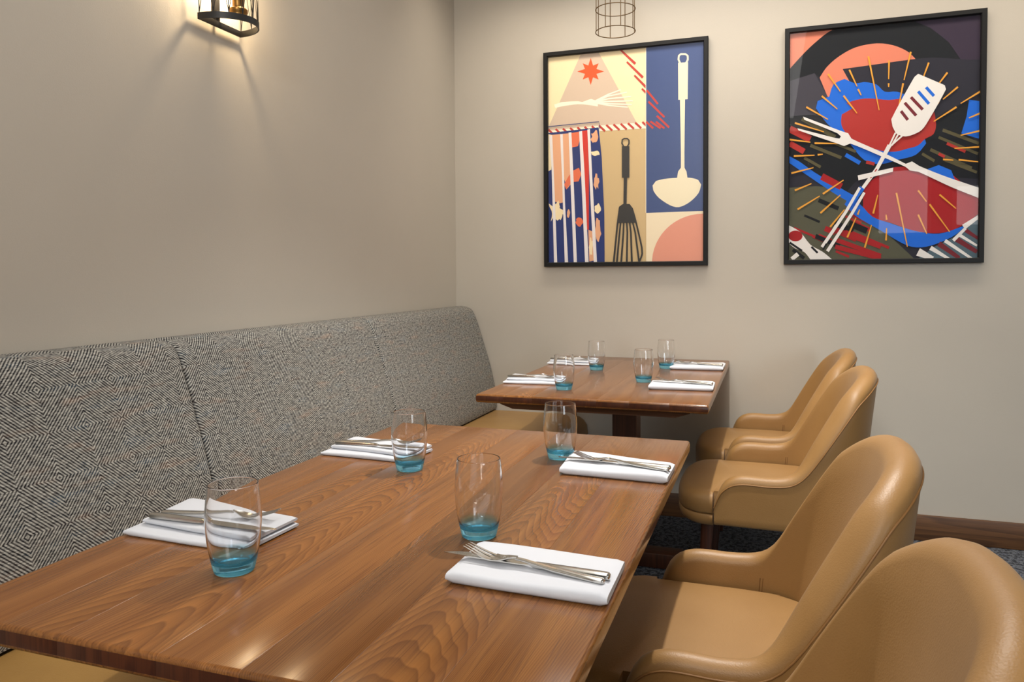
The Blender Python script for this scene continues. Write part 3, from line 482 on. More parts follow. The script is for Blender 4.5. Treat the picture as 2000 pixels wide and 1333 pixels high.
('ink',[0.0435,0.0565,0.1048,0.0205,0.1151,0.0318,0.0539,0.0678]),
('white2',[0.0506,0.0154,0.0837,0.0373,0.0694,0.051,0.0362,0.0292]),
('ink',[0.1441,0.0711,0.1772,0.0444,0.1849,0.0505,0.1518,0.0772]),
('gold',[0.4291,0.855,0.4878,0.6314,0.4928,0.6319,0.4382,0.8558]),
('gold',[0.5326,0.8314,0.5335,0.7557,0.5387,0.7552,0.5418,0.8306]),
('gold',[0.5317,0.7389,0.5339,0.7236,0.5391,0.7233,0.5409,0.7383]),
('gold',[0.639,0.8596,0.6092,0.7469,0.6141,0.7456,0.6479,0.8571]),
('gold',[0.6033,0.735,0.5832,0.6352,0.5882,0.6342,0.6123,0.733]),
('gold',[0.727,0.8104,0.6999,0.7454,0.7046,0.7436,0.7354,0.8072]),
('gold',[0.6923,0.7342,0.6736,0.6973,0.6782,0.6952,0.7005,0.7306]),
('gold',[0.8171,0.7655,0.7537,0.6968,0.7577,0.6941,0.8242,0.7605]),
('gold',[0.2241,0.7953,0.2909,0.7189,0.2952,0.7211,0.232,0.7993]),
('gold',[0.3054,0.6998,0.3767,0.624,0.3808,0.6263,0.313,0.704]),
('gold',[0.3334,0.8056,0.3751,0.7354,0.3799,0.7368,0.342,0.8083]),
('gold',[0.3787,0.7232,0.3966,0.6973,0.4013,0.699,0.3871,0.7261]),
('gold',[0.1935,0.7042,0.2761,0.6464,0.2795,0.6495,0.1997,0.7098]),
('gold',[0.113,0.6626,0.2286,0.6056,0.2312,0.6093,0.1178,0.6691]),
('gold',[0.054,0.5982,0.2081,0.5546,0.2096,0.5586,0.0568,0.6056]),
('gold',[0.0254,0.5292,0.1382,0.5144,0.1389,0.5187,0.0266,0.537]),
('gold',[0.1604,0.5072,0.2899,0.5013,0.29,0.5057,0.1605,0.5151]),
('gold',[0.0512,0.4578,0.161,0.4584,0.1608,0.4628,0.0508,0.4657]),
('gold',[0.1778,0.4578,0.2047,0.461,0.204,0.4653,0.1766,0.4656]),
('gold',[0.0395,0.3853,0.1566,0.4064,0.1552,0.4106,0.037,0.3931]),
('gold',[0.0597,0.3117,0.1467,0.3396,0.1445,0.3437,0.0558,0.3192]),
('gold',[0.0754,0.2305,0.1911,0.2859,0.1883,0.2897,0.0702,0.2374]),
('gold',[0.2087,0.2927,0.3144,0.3489,0.3114,0.3526,0.2032,0.2994]),
('gold',[0.197,0.2123,0.2993,0.2874,0.2957,0.2907,0.1903,0.2183]),
('gold',[0.2489,0.1532,0.3216,0.2265,0.3174,0.2293,0.2414,0.1583]),
('gold',[0.339,0.1091,0.3807,0.1911,0.3759,0.1929,0.3302,0.1124]),
('gold',[0.391,0.2032,0.3994,0.2251,0.3945,0.2268,0.3822,0.2063]),
('gold',[0.4286,0.0651,0.46,0.1596,0.455,0.1609,0.4195,0.0675]),
('gold',[0.4699,0.2062,0.4898,0.2829,0.4847,0.2841,0.4607,0.2082]),
('gold',[0.5357,0.0946,0.5361,0.1458,0.5309,0.1461,0.5264,0.0951]),
('gold',[0.5377,0.1804,0.5323,0.2016,0.5272,0.2012,0.5285,0.1797]),
('gold',[0.5755,0.2886,0.6345,0.0675,0.6395,0.0683,0.5845,0.2898]),
('gold',[0.6838,0.1963,0.7289,0.1179,0.7335,0.1196,0.692,0.1992]),
('gold',[0.6829,0.294,0.7253,0.2484,0.7293,0.2508,0.6901,0.2982]),
('gold',[0.7389,0.2362,0.8384,0.124,0.8423,0.1264,0.7461,0.2405]),
('gold',[0.7868,0.2735,0.8668,0.2169,0.8699,0.22,0.7925,0.279]),
('gold',[0.8676,0.7052,0.7991,0.6588,0.8023,0.6555,0.8733,0.6992]),
('gold',[0.7775,0.6509,0.7645,0.6341,0.7685,0.6313,0.7847,0.646]),
('gold',[0.9728,0.6809,0.8829,0.6376,0.8854,0.634,0.9774,0.6744]),
('gold',[0.8625,0.6262,0.7561,0.5729,0.7589,0.5692,0.8673,0.6197]),
('gold',[0.9748,0.5956,0.9229,0.5781,0.9248,0.5743,0.9782,0.5886]),
('gold',[0.9747,0.5265,0.8856,0.5112,0.8868,0.5072,0.9768,0.5192]),
('gold',[0.9765,0.4628,0.8575,0.4607,0.8579,0.4566,0.9771,0.4554]),
('gold',[0.804,0.4133,0.8534,0.4097,0.8537,0.4138,0.8046,0.4207]),
('gold',[0.8776,0.4087,0.9699,0.3985,0.9703,0.4025,0.8784,0.4161]),
('white2',[0.0993,0.6258,0.1397,0.6114,0.1982,0.5906,0.2574,0.5697,0.3001,0.5547,0.3342,0.5444,0.3514,0.5213,0.385,0.5066,0.4314,0.4881,0.4803,0.4689,0.5214,0.4523,0.5499,0.4398,0.5797,0.4264,0.606,0.4142,0.6243,0.4058,0.6546,0.4147,0.6901,0.3949,0.7152,0.385,0.7472,0.3729,0.7819,0.3603,0.8152,0.3486,0.8564,0.335,0.9026,0.3203,0.9447,0.3071,0.9738,0.2979,0.9745,0.2569,0.9514,0.2652,0.9181,0.2772,0.8808,0.2909,0.8454,0.3045,0.805,0.3212,0.7602,0.3405,0.718,0.3585,0.6854,0.3716,0.645,0.3781,0.6245,0.3932,0.6029,0.4024,0.574,0.4139,0.542,0.4264,0.5113,0.4383,0.4705,0.4543,0.4235,0.4729,0.3788,0.4898,0.3453,0.501,0.3135,0.4921,0.2793,0.504,0.2358,0.5177,0.1758,0.5366,0.1161,0.5556,0.0744,0.5694,0.0689,0.5784,0.1093,0.5681,0.1679,0.5531,0.2267,0.5382,0.2683,0.5278,0.2897,0.5242,0.2971,0.5333,0.2788,0.5471,0.2425,0.5612,0.1912,0.5804,0.1401,0.5993,0.1049,0.6124]),
('white2',[0.6799,0.7667,0.8077,0.7128,0.8139,0.6959,0.7963,0.6681,0.77,0.6291,0.7423,0.5897,0.7208,0.5605,0.7117,0.5499,0.7009,0.5404,0.6882,0.5329,0.6683,0.5256,0.6447,0.5195,0.6228,0.5169,0.605,0.5193,0.5876,0.5253,0.5738,0.5327,0.557,0.5605,0.5505,0.5904,0.5725,0.626,0.605,0.6745,0.6381,0.7221,0.662,0.7555]),
('maroon',[0.5921,0.6179,0.6261,0.58,0.638,0.587,0.6041,0.6249]),
('maroon',[0.6103,0.6501,0.6666,0.5951,0.6778,0.6028,0.6216,0.6578]),
('maroon',[0.6406,0.6707,0.6986,0.6173,0.7094,0.6253,0.6514,0.6787]),
('blue',[0.6753,0.6922,0.728,0.6391,0.7392,0.6467,0.6865,0.6997]),
('blue',[0.7132,0.7064,0.7515,0.6692,0.7624,0.6768,0.7242,0.714]),
('white2',[0.568,0.5361,0.5399,0.4868,0.5474,0.4836,0.5754,0.5329]),
('white2',[0.5835,0.5314,0.5504,0.4849,0.5575,0.4812,0.5906,0.5277]),
('white2',[0.6018,0.5229,0.544,0.4835,0.5495,0.4781,0.6072,0.5176]),
('white2',[0.5345,0.4896,0.4728,0.3946,0.4038,0.3174,0.4175,0.3089,0.4888,0.3858,0.5527,0.4807]),
('rust',[0.4782,0.3917,0.4474,0.3544,0.4526,0.3514,0.4834,0.3887]),
('white2',[0.3848,0.3672,0.5633,0.393,0.5615,0.3762,0.3892,0.3465]),
('blue',[0.3974,0.3227,0.34,0.2599,0.3623,0.2461,0.4196,0.3089]),
('white2',[0.3899,0.3192,0.3205,0.2226,0.1964,0.0757,0.2109,0.0677,0.3336,0.2155,0.4019,0.3132]),
('white2',[0.4134,0.2988,0.3504,0.2132,0.2248,0.0577,0.2394,0.05,0.3635,0.2062,0.4252,0.2927]),
('white2',[0.2696,0.165,0.2121,0.0832,0.2168,0.0809,0.2743,0.1628]),
('ink',[0.2237,0.0881,0.2044,0.0621,0.2119,0.0584,0.2312,0.0844])]
# ------------------------------------------------------------------ room
def struct(name, x0, x1, y0, y1, z0, z1, mt):
    b = MB(); b.box(x0, x1, y0, y1, z0, z1); return tag(b.build(name, mt, smooth=0), kind='structure')
RX, RY, RZ = 5.0, -6.5, 2.72
struct('floor', 0, RX, RY, 0, -.1, 0, M_CARPET)
struct('ceiling', 0, RX, RY, 0, RZ, RZ+.1, M_CEIL)
struct('wall_left', -.12, 0, RY, .12, -.1, RZ+.1, M_PAINT)
struct('wall_back', 0, RX+.12, 0, .12, -.1, RZ+.1, M_PAINT)
struct('wall_right', RX, RX+.12, RY-.12, 0, -.1, RZ+.1, M_PAINT)
struct('wall_front', -.12, RX, RY-.12, RY, -.1, RZ+.1, M_PAINT)
b = MB(); b.box(.72, RX-.001, -.016, -.0005, .0005, .1107, .003)
tag(b.build('baseboard_back', M_SKIRT), kind='structure')
# bright high windows in the wall behind the camera (their reflection shows in the right-hand picture)
M_DAY = m_emit('daylit_pane', (.95, .97, 1.0), 2.4)
for k, (wx0, wx1, wz0, wz1) in enumerate(((2.77, 3.29, 1.62, 2.36), (3.59, 3.82, 1.70, 2.15))):
    wf = MB()
    for (a, c, d, e) in ((wx0-.04, wx1+.04, wz1, wz1+.04), (wx0-.04, wx1+.04, wz0-.04, wz0), (wx0-.04, wx0, wz0, wz1), (wx1, wx1+.04, wz0, wz1)):
        wf.box(a, c, RY+.0005, RY+.04, d, e)
    win = tag(wf.build('window_%d' % (k+1), M_CEIL, smooth=0), kind='structure')
    g = MB(); g.box(wx0, wx1, RY+.004, RY+.010, wz0, wz1); g.build('pane', M_DAY, win, smooth=0)

# ------------------------------------------------------------------ banquette
BY0, BY1 = -3.05, -.004
PROF = [(.222, .470), (.226, .482), (.224, .520), (.218, .565), (.209, .615), (.196, .673), (.183, .720), (.169, .764), (.153, .815), (.136, .868),
        (.120, .915), (.108, .947), (.098, .966), (.085, .979), (.066, .987), (.04, .9905), (.012, .990), (.004, .986), (.003, .960), (.003, .700), (.003, .470)]
def back_panel(y0, y1, root):
    arc = [0]
    for a, c in zip(PROF, PROF[1:]): arc.append(arc[-1]+math.dist(a, c))
    nrm = []
    n = len(PROF)
    for i in range(n):
        a, c = PROF[max(i-1, 0)], PROF[min(i+1, n-1)]; t = Vector((c[0]-a[0], c[1]-a[1])).normalized(); nrm.append(Vector((t.y, -t.x)))
    R = .013; ys = []
    for k in range(5):
        a = k*PI/8; ys.append((y0+R*(1-math.sin(a)), R*(1-math.cos(a))) if False else (y0+R*(1-math.cos(a)) if k else y0, R*(1-math.sin(a))))
    st = ys + [(y0+(y1-y0)*k/12, 0) for k in range(1, 12)] + [(y0+y1-y, d) for y, d in reversed(ys)]
    rows = []; uv = []
    for y, d in st:
        row = []
        for (x, z), nn, s in zip(PROF, nrm, arc):
            k = d if x > .0035 else 0
            px = max(x-nn.x*k, .0035 if x > .0035 else .003); row.append((px, y, max(z-nn.y*k, .470))); uv.append((y, s))
        rows.append(row)
    b = MB(); b.grid(rows)
    n0 = len(PROF); b.f.append(tuple(range(n0))); b.f.append(tuple(len(b.v)-1-i for i in range(n0))); b.m += [0, 0]
    return b.build('back_panel', M_FABRIC, root, smooth=50, uv=uv)
bench = empty('banquette', (0, 0, 0))
tag(bench, 'long wall banquette with grey diamond-weave back panels and tan leather seat', 'bench')
for y0, y1 in ((BY0, -2.0555), (-2.0545, -1.0655), (-1.0645, BY1)): back_panel(y0, y1, bench)
SP = [(.003, .30), (.003, .462), (.24, .462), (.45, .463), (.58, .462), (.625, .459), (.655, .450), (.678, .434), (.693, .412), (.699, .385), (.699, .345), (.694, .320), (.680, .302), (.66, .30)]
b = MB(); rows = []
for y, k in ((BY0, .02), (BY0+.006, .006), (BY0+.02, 0), (-2.0, 0), (-1.0, 0), (-.02, 0), (-.008, .004), (-.0035, .014)):
    rows.append([(min(x, .699-k) if x > .5 else x, y, min(z, .463-k*.7) if z > .32 else z) for x, z in SP])
b.grid(rows, closed_v=True); n0 = len(SP); b.f.append(tuple(range(n0))); b.f.append(tuple(len(b.v)-1-i for i in range(n0))); b.m += [0, 0]
b.build('seat_cushion', M_TAN2, bench, smooth=50)
b = MB(); b.box(.003, .60, BY0, -.003, .0005, .299); b.build('plinth', M_BASE, bench)

# ------------------------------------------------------------------ tables
def make_table(x0, x1, y0, y1, cuts, pith, label):
    xc, yc = (x0+x1)/2, (y0+y1)/2
    t = empty('dining_table', (xc, yc, 0)); tag(t, label, 'table', 'oak tables along the banquette')
    zt, zb = .75, .7215
    xs = [x0]+cuts+[x1]
    for i in range(len(xs)-1):
        mid = (xs[i]+xs[i+1])/2; a, c = xs[i]-mid, xs[i+1]-mid
        ra = .006 if i == 0 else .0006; rc = .006 if i == len(xs)-2 else .0006
        def ring(dz, inset):
            p = []
            A, C_ = a+(inset if i == 0 else 0), c-(inset if i == len(xs)-2 else 0)
            T, B = zt-dz, zb+dz
            p += [(A+ra, B), (C_-rc, B)]
            p += [(C_-rc+rc*math.sin(k*PI/8), B+rc-rc*math.cos(k*PI/8)) for k in range(1, 5)]
            p += [(C_-rc+rc*math.cos(k*PI/8), T-rc+rc*math.sin(k*PI/8)) for k in range(0, 5)]
            p += [(A+ra, T)]
            p += [(A+ra-ra*math.sin(k*PI/8), T-ra+ra*math.cos(k*PI/8)) for k in range(1, 5)]
            p += [(A+ra-ra*math.cos(k*PI/8), B+ra-ra*math.sin(k*PI/8)) for k in range(0, 4)]
            return p
        R = .006; ye0, ye1 = y0-yc, y1-yc; rows = []
        for k in range(5):
            q = k*PI/8; rows.append((ye0+R*(1-math.sin(q)), R*(1-math.cos(q))) if False else (ye0+R*(1-math.sin(PI/2-q)) if False else ye0+R*(1-math.sin(q)), R*(1-math.cos(q))))
        rows = rows[::-1]            # from the end face inwards
        st = rows+[(ye0+(ye1-ye0)*k/6, 0) for k in range(1, 6)]+[(-y if False else ye0+ye1-y, d) for y, d in rows[::-1]]
        st = sorted(st)
        # depth of the end rounding: full at the end face, none past R
        rr = [[(x, y, z) for x, z in ring(R*(1-math.sqrt(max(0, 1-(1-min(1, min(y-ye0, ye1-y)/R))**2))), 0)] for y, d in st]
        b = MB(); b.grid(rr, closed_v=True); n0 = len(rr[0])
        b.f.append(tuple(range(n0))); b.f.append(tuple(len(b.v)-1-k for k in range(n0))); b.m += [1, 1]
        o = b.build('plank', [M_TABLE, M_END], t, smooth=40); o.location = (mid-xc, 0, 0); o.pass_index = 500+pith[i]
    for yy in (y0-yc+.105, y1-yc-.105):
        b = MB(); hx = (x1-x0)/2-.062; zt2, zb2 = .721, .693
        b.add([(sx*(hx if z > .7 else hx-.045), yy+dy, z) for z in (zt2, .708, zb2) for sx in (-1, 1) for dy in (-.035, .035)], [])
        o = len(b.v)-12
        P = lambda l, sx, dy: o+l*4+sx*2+dy
        for l in (0, 1):
            b.f += [(P(l, 0, 0), P(l, 1, 0), P(l+1, 1, 0), P(l+1, 0, 0)), (P(l, 0, 1), P(l, 1, 1), P(l+1, 1, 1), P(l+1, 0, 1)), (P(l, 0, 0), P(l, 0, 1), P(l+1, 0, 1), P(l+1, 0, 0)), (P(l, 1, 0), P(l, 1, 1), P(l+1, 1, 1), P(l+1, 1, 0))]
        b.f += [(P(0, 0, 0), P(0, 1, 0), P(0, 1, 1), P(0, 0, 1)), (P(2, 0, 0), P(2, 1, 0), P(2, 1, 1), P(2, 0, 1))]; b.m += [0]*10
        b.build('batten', M_BATTEN, t, smooth=0)
    cx = 1.0-xc
    b = MB(); b.box(cx-.048, cx+.048, -.048, .048, .06, .7, .003); b.build('column', M_BASE, t)
    b = MB(); b.box(cx-.14, cx+.14, -.40, .40, .690, .7214, .002); b.build('support_plate', M_BASE, t)
    b = MB(); b.box(cx-.22, cx+.22, -.045, .045, .0005, .06, .006); b.build('foot', M_BASE, t)
    b = MB(); b.box(cx-.045, cx+.045, -.33, .33, .0006, .055, .006); b.build('foot', M_BASE, t)
    return t
make_table(.5828, 1.3582, -2.9865, -1.7645, [.695, .785, .925, 1.03, 1.13, 1.235], [150, 40, 15, 130, -150, -5, 140], 'larger-looking front oak table laid for four, nearest the viewer')
make_table(.6025, 1.3634, -1.2536, -.006, [.70, .80, .90, 1.015, 1.12, 1.245], [140, -20, 120, 10, -140, 130, 20], 'rear oak table laid for four, its end against the far wall')

# ------------------------------------------------------------------ chairs
SHELL_B = .37
def shell_pt_path():
    pts = []
    for k in range(15): pts.append((-.175+.205*k/15, .262+.006*k/15))
    for k in range(0, 31):
        a = k/30*PI/2; n = 2.4
        s, c = math.sin(a), math.cos(a)
        pts.append((.03+.185*abs(s)**(2/n), .268*abs(c)**(2/n)))
    full = pts + [(x, -y) for x, y in reversed(pts[:-1])]
    # resample by arc length
    L = [0]
    for p, q in zip(full, full[1:]): L.append(L[-1]+math.dist(p, q))
    out = []; M = 110; j = 0
    for k in range(M+1):
        s = L[-1]*k/M
        while j < len(L)-2 and L[j+1] < s: j += 1
        f = (s-L[j])/max(L[j+1]-L[j], 1e-9)
        out.append(Vector((full[j][0]+(full[j+1][0]-full[j][0])*f, full[j][1]+(full[j+1][1]-full[j][1])*f, 0)))
    return out
H_ARM = [(-.175, .440), (-.170, .468), (-.160, .490), (-.145, .509), (-.125, .522), (-.10, .529), (-.07, .530), (-.02, .528), (.02, .531), (.042, .540), (.056, .556), (.07, .585), (.10, .668), (.13, .748), (.145, .778)]
def shell_h(p):
    if p.x <= .145: return lerp_tab(H_ARM, p.x)
    y = abs(p.y)
    return lerp_tab([(0, .848), (.05, .847), (.10, .843), (.15, .832), (.19, .813), (.22, .791), (.2335, .778)], y)
def make_chair():
    t = empty('tub_chair', (0, 0, 0))
    path = shell_pt_path(); n = len(path)
    H = [shell_h(p) for p in path]
    for _ in range(2): H = [H[0]]+[(H[i-1]+2*H[i]+H[i+1])/4 for i in range(1, n-1)]+[H[-1]]
    rows = []; pipe = []; seamA = []; seamB = []
    for i, p in enumerate(path):
        a, c = path[max(i-1, 0)], path[min(i+1, n-1)]; tg = (c-a).normalized(); nn = Vector((tg.y, -tg.x, 0))
        if nn.dot(p-Vector((-.02, 0, 0))) < 0: nn = -nn
        w = sm(-.02, .15, p.x)
        th = .046+.010*w
        ends = min(i, n-1-i); th *= min(1, .62+.13*ends)
        h = H[i]; r = th/2
        def at(z, off):
            lin = max(0, z-.45)*.24*w
            lout = (.096-(.85-z)*.11)*w if z < .85 else lin
            f = min(1, max(0, (off+th)/th))          # 0 on the inner face, 1 on the outer face
            q = p+nn*off; return Vector((q.x+lin+(lout-lin)*f, q.y, z))
        row = []
        zb = SHELL_B
        out_lv = [zb, zb+.004, zb+.012]+[zb+.012+(h-r-zb-.012)*k/8 for k in range(1, 9)]
        for k, z in enumerate(out_lv):
            ins = (.010, .003, 0)[k] if k < 3 else 0
            row.append(at(z, -ins))
        for k in range(1, 8):
            a_ = k*PI/8; row.append(at(h-r+r*math.sin(a_), -r+r*math.cos(a_)))
        for k in range(8, -1, -1): row.append(at(zb+.02+(h-r-zb-.02)*k/8, -th))
        rows.append(row)
        pipe.append(at(h-r*1.05, .0008))
    b = MB(); b.grid(rows, closed_v=True); m0 = len(rows[0])
    b.f.append(tuple(range(m0))); b.f.append(tuple(len(b.v)-1-k for k in range(m0))); b.m += [0, 0]
    b.build('tub_back', M_TAN, t, smooth=60)
    b = MB(); b.tube(pipe, .0022, 6); b.build('piping', M_SEAM, t, smooth=80)
    # stitched joint between arm and back, both inner faces
    for side in (0, 1):
        cand = [i for i in range(n) if abs(path[i].x-.045) < .006 and (path[i].y > 0) == (side == 0)]
        i = cand[len(cand)//2]
        inner = rows[i][18+2:]
        for dx in (-.003, .003):
            b = MB(); s = -1 if side == 0 else 1
            b.tube([q+Vector((dx, s*.0004, 0)) for q in inner], .0009, 5); b.build('stitched_seam', M_STITCH, t)
    # seat cushion and the band below it
    def outline(inset, x_shift=0):
        pts = []; hw = .246-inset; xf = -.305+inset; xb = .175-inset*.3; hn = .2135-min(inset, .012)*.4
        K = 20
        for k in range(K+1):       # front, from right to left
            a = -PI/2+PI*k/K; s, c = math.sin(a), math.cos(a); e = 2/2.7
            pts.append((-.181-( -.181-xf)*abs(c)**e, hw*math.copysign(abs(s)**e, s)))
        pts += [(-.1785, hn), (-.10, hn), (0, hn), (.08, hn*.97), (.13, hn*.82), (.16, hn*.55), (xb, hn*.2)]
        pts += [(x, -y) for x, y in reversed(pts[K+1:])]
        return pts
    def cush(levels, name):
        rows = []
        for z, ins in levels: rows.append([(x, y, z) for x, y in outline(ins)])
        b = MB(); b.grid(rows, closed_v=True); k = len(rows[0])
        b.f.append(tuple(range(k))); b.m.append(0)
        # crowned top
        top = rows[-1]; cx = sum(p[0] for p in top)/k; prev = len(b.v)-k
        for f, dz in ((.75, .004), (.45, .0075), (.15, .009)):
            base = len(b.v); b.v += [(cx+(p[0]-cx)*f, p[1]*f, p[2]+dz) for p in top]
            for j in range(k): b.f.append((prev+j, prev+(j+1) % k, base+(j+1) % k, base+j)); b.m.append(0)
            prev = base
        b.f.append(tuple(prev+j for j in range(k))); b.m.append(0)
        return b.build(name, M_TAN, t, smooth=55)
    cush([(.399, .006), (.401, .002), (.405, 0), (.430, 0), (.442, .002), (.453, .008), (.460, .017), (.4635, .030)], 'seat_cushion')
    cush([(.358, .022), (.362, .012), (.368, .005), (.378, .001), (.394, .001), (.397, .004), (.3985, .010)], 'seat_band')
    for sx in (-1, 1):
        for sy_ in (-1, 1):
            x0 = -.20 if sx < 0 else .13; y0 = .185 if sx < 0 else .15; b = MB()
            rws = []
            for z, r, k in ((.0005, .0125, 1), (.003, .0135, 1), (.18, .018, .5), (.34, .0225, .05), (.366, .023, 0)):
                cx, cy_ = x0+sx*(.02 if sx < 0 else .09)*k, sy_*(y0+.02*k)
                rws.append([(cx+r*math.cos(PI/4+q*PI/2+d), cy_+r*math.sin(PI/4+q*PI/2+d), z) for q in range(4) for d in (-.22, .22)])
            b.grid(rws, closed_v=True); b.f.append(tuple(range(8))); b.f.append(tuple(len(b.v)-1-j for j in range(8))); b.m += [0, 0]
            b.build('leg', M_BASE, t, smooth=50)
    return t
chair = make_chair()
CH = [(1.553, -.345, .0, 'tan leather tub chair at the rear table, nearer the far wall'),
      (1.553, -.955, .0, 'tan leather tub chair at the rear table, nearer the viewer, its back brightly lit'),
      (1.479, -2.12, .0, 'tan leather tub chair at the front table, second nearest the viewer, seat half shaded'),
      (1.482, -2.725, .0, 'tan leather tub chair nearest the viewer, cropped by the bottom right corner')]
for i, (x, y, rz, lb) in enumerate(CH):
    o = chair if i == 0 else copy_tree(chair)
    o.location = (x, y, 0); o.rotation_euler = (0, 0, rz); tag(o, lb, 'chair', 'tan tub chairs')

# ------------------------------------------------------------------ napkins
ZT = .7502
def napkin(fl, bl, br, fr, style, label, seed):
    """fl.. are the corners on the table (front = towards the viewer)"""
    rnd = random.Random(seed)
    cx, cy_ = (fl[0]+bl[0]+br[0]+fr[0])/4, (fl[1]+bl[1]+br[1]+fr[1])/4
    V = lambda p: Vector((p[0]-cx, p[1]-cy_, 0))
    fl, bl, br, fr = map(V, (fl, bl, br, fr))
    def P(s, t): return (fl*(1-s)+fr*s)*(1-t)+(bl*(1-s)+br*s)*t
    b = MB(); NS = 22
    ph = [rnd.uniform(0, 6.3) for _ in range(4)]
    def slab(t0, t1, z0, z1, s0=0, s1=1, front_r=True, skew=0, wob=.0008):
        rows = []; h = z1-z0
        W = (bl-fl).length
        for i in range(NS+1):
            s = s0+(s1-s0)*i/NS
            row = []
            T0 = t0+skew*(1-s); T1 = t1
            ef = min(1, .62+.38*min(i, NS-i)/1.0)
            def pt(t, f):
                w = wob*(math.sin(s*7+ph[0])+math.sin(s*13+t*5+ph[1]))
                q = P(s, t+w*3); sag = .0012*math.sin(s*5+t*4+ph[2])*f
                z = z0+h*f; return (q.x, q.y, z+max(sag, -z+z0+.0002) if f > .1 else z)
            hf = h/2/W
            ring = [pt(T0+hf, 0)]
            for k in range(1, 6):
                a = PI*k/6; ring.append(pt(T0+hf-hf*math.sin(a)*1.0, .5-.5*math.cos(a)))
            for k in range(0, 7): ring.append(pt(T0+hf+(T1-T0-2*hf)*k/6, 1-.05*math.sin(PI*k/6)))
            for k in range(1, 4): ring.append(pt(T1-hf+hf*math.sin(PI*k/4), .5+.5*math.cos(PI*k/4)))
            for k in range(0, 4): ring.append(pt(T1-hf-(T1-T0-2*hf)*k/4, 0))
            c0 = Vector((sum(r[0] for r in ring)/len(ring), sum(r[1] for r in ring)/len(ring), z0+h/2))
            if i in (0, NS):
                ring = [(x, y, z0+h/2+(z-z0-h/2)*.55) for x, y, z in ring]
            rows.append(ring)
        b.grid(rows, closed_v=True); n0 = len(rows[0]); o = len(b.v)-n0*(NS+1)
        b.f.append(tuple(o+k for k in range(n0))); b.f.append(tuple(len(b.v)-1-k for k in range(n0))); b.m += [0, 0]
    if style == 'roll':          # one thick front fold, loose leaf ends at the back
        slab(0, 1, 0, .0165)
    else:                        # two folded leaves, the upper one set back
        slab(0, 1, 0, .0085)
        slab(.16, 1.0, .0087, .0172, .035, .99, skew=.07)
    o = b.build('napkin', M_NAPKIN, smooth=60); o.location = (cx, cy_, ZT)
    return tag(o, label, 'napkin', 'folded white napkins')
NAP = [
 ((.590, -2.708), (.576, -2.556), (.827, -2.588), (.822, -2.716), 'leaf', 'white napkin on the front table, bench side, nearest the viewer'),
 ((1.141, -2.722), (1.140, -2.594), (1.354, -2.600), (1.356, -2.730), 'roll', 'white napkin on the front table, chair side, nearest the viewer'),
 ((.589, -2.161), (.592, -2.030), (.815, -2.054), (.800, -2.172), 'leaf', 'white napkin on the front table, bench side, farther one'),
 ((1.141, -2.159), (1.129, -2.010), (1.357, -2.050), (1.356, -2.167), 'roll', 'white napkin on the front table, chair side, farther one'),
 ((.608, -.998), (.590, -.850), (.815, -.860), (.825, -.985), 'leaf', 'white napkin on the rear table, bench side, nearer the viewer'),
 ((.600, -.387), (.580, -.225), (.805, -.235), (.820, -.385), 'leaf', 'white napkin on the rear table, bench side, by the far wall'),
 ((1.141, -.993), (1.134, -.840), (1.355, -.829), (1.358, -.976), 'roll', 'white napkin on the rear table, chair side, nearer the viewer'),
 ((1.143, -.418), (1.145, -.264), (1.359, -.225), (1.358, -.410), 'roll', 'white napkin on the rear table, chair side, by the far wall')]
for i, (fl, bl, br, fr, st, lb) in enumerate(NAP): napkin(fl, bl, br, fr, st, lb, i+3)

# ------------------------------------------------------------------ cutlery (handle end at the origin, tip towards +x)
def make_knife():
    t = empty('knife', (0, 0, 0))
    rows = []
    for x, w, h in ((0, .0040, .0024), (.0015, .0054, .0037), (.004, .0058, .0042), (.02, .0057, .0042), (.06, .0052, .0039), (.098, .0048, .0035), (.104, .0040, .0028), (.108, .0030, .0016)):
        rows.append([(x, w*c, .0042+h*s) for c, s in ((-1, -.6), (-.7, -1), (.7, -1), (1, -.6), (1, .6), (.7, 1), (-.7, 1), (-1, .6))])
    b = MB(); b.grid(rows, closed_v=True); b.f.append(tuple(range(8))); b.f.append(tuple(len(b.v)-1-k for k in range(8))); b.m += [0, 0]
    b.build('handle', M_STEEL, t, smooth=45)
    prof = [(.106, -.003, .0035), (.112, -.0055, .0045), (.12, -.0085, .0062), (.135, -.0098, .0068), (.165, -.0100, .0070), (.195, -.0090, .0068), (.215, -.0055, .0064), (.226, -.0010, .0058), (.234, .0040, .0046)]
    rows = []
    for x, y0, y1 in prof:
        z = .0042; rows.append([(x, y0, z-.0001), (x, y0*.3+y1*.7, z-.0008), (x, y1, z-.0007), (x, y1, z+.0007), (x, y0*.3+y1*.7, z+.0008), (x, y0, z+.0001)])
    b = MB(); b.grid(rows, closed_v=True); b.f.append(tuple(range(6))); b.f.append(tuple(len(b.v)-1-k for k in range(6))); b.m += [0, 0]
    b.build('blade', M_STEEL, t, smooth=35)
    return t
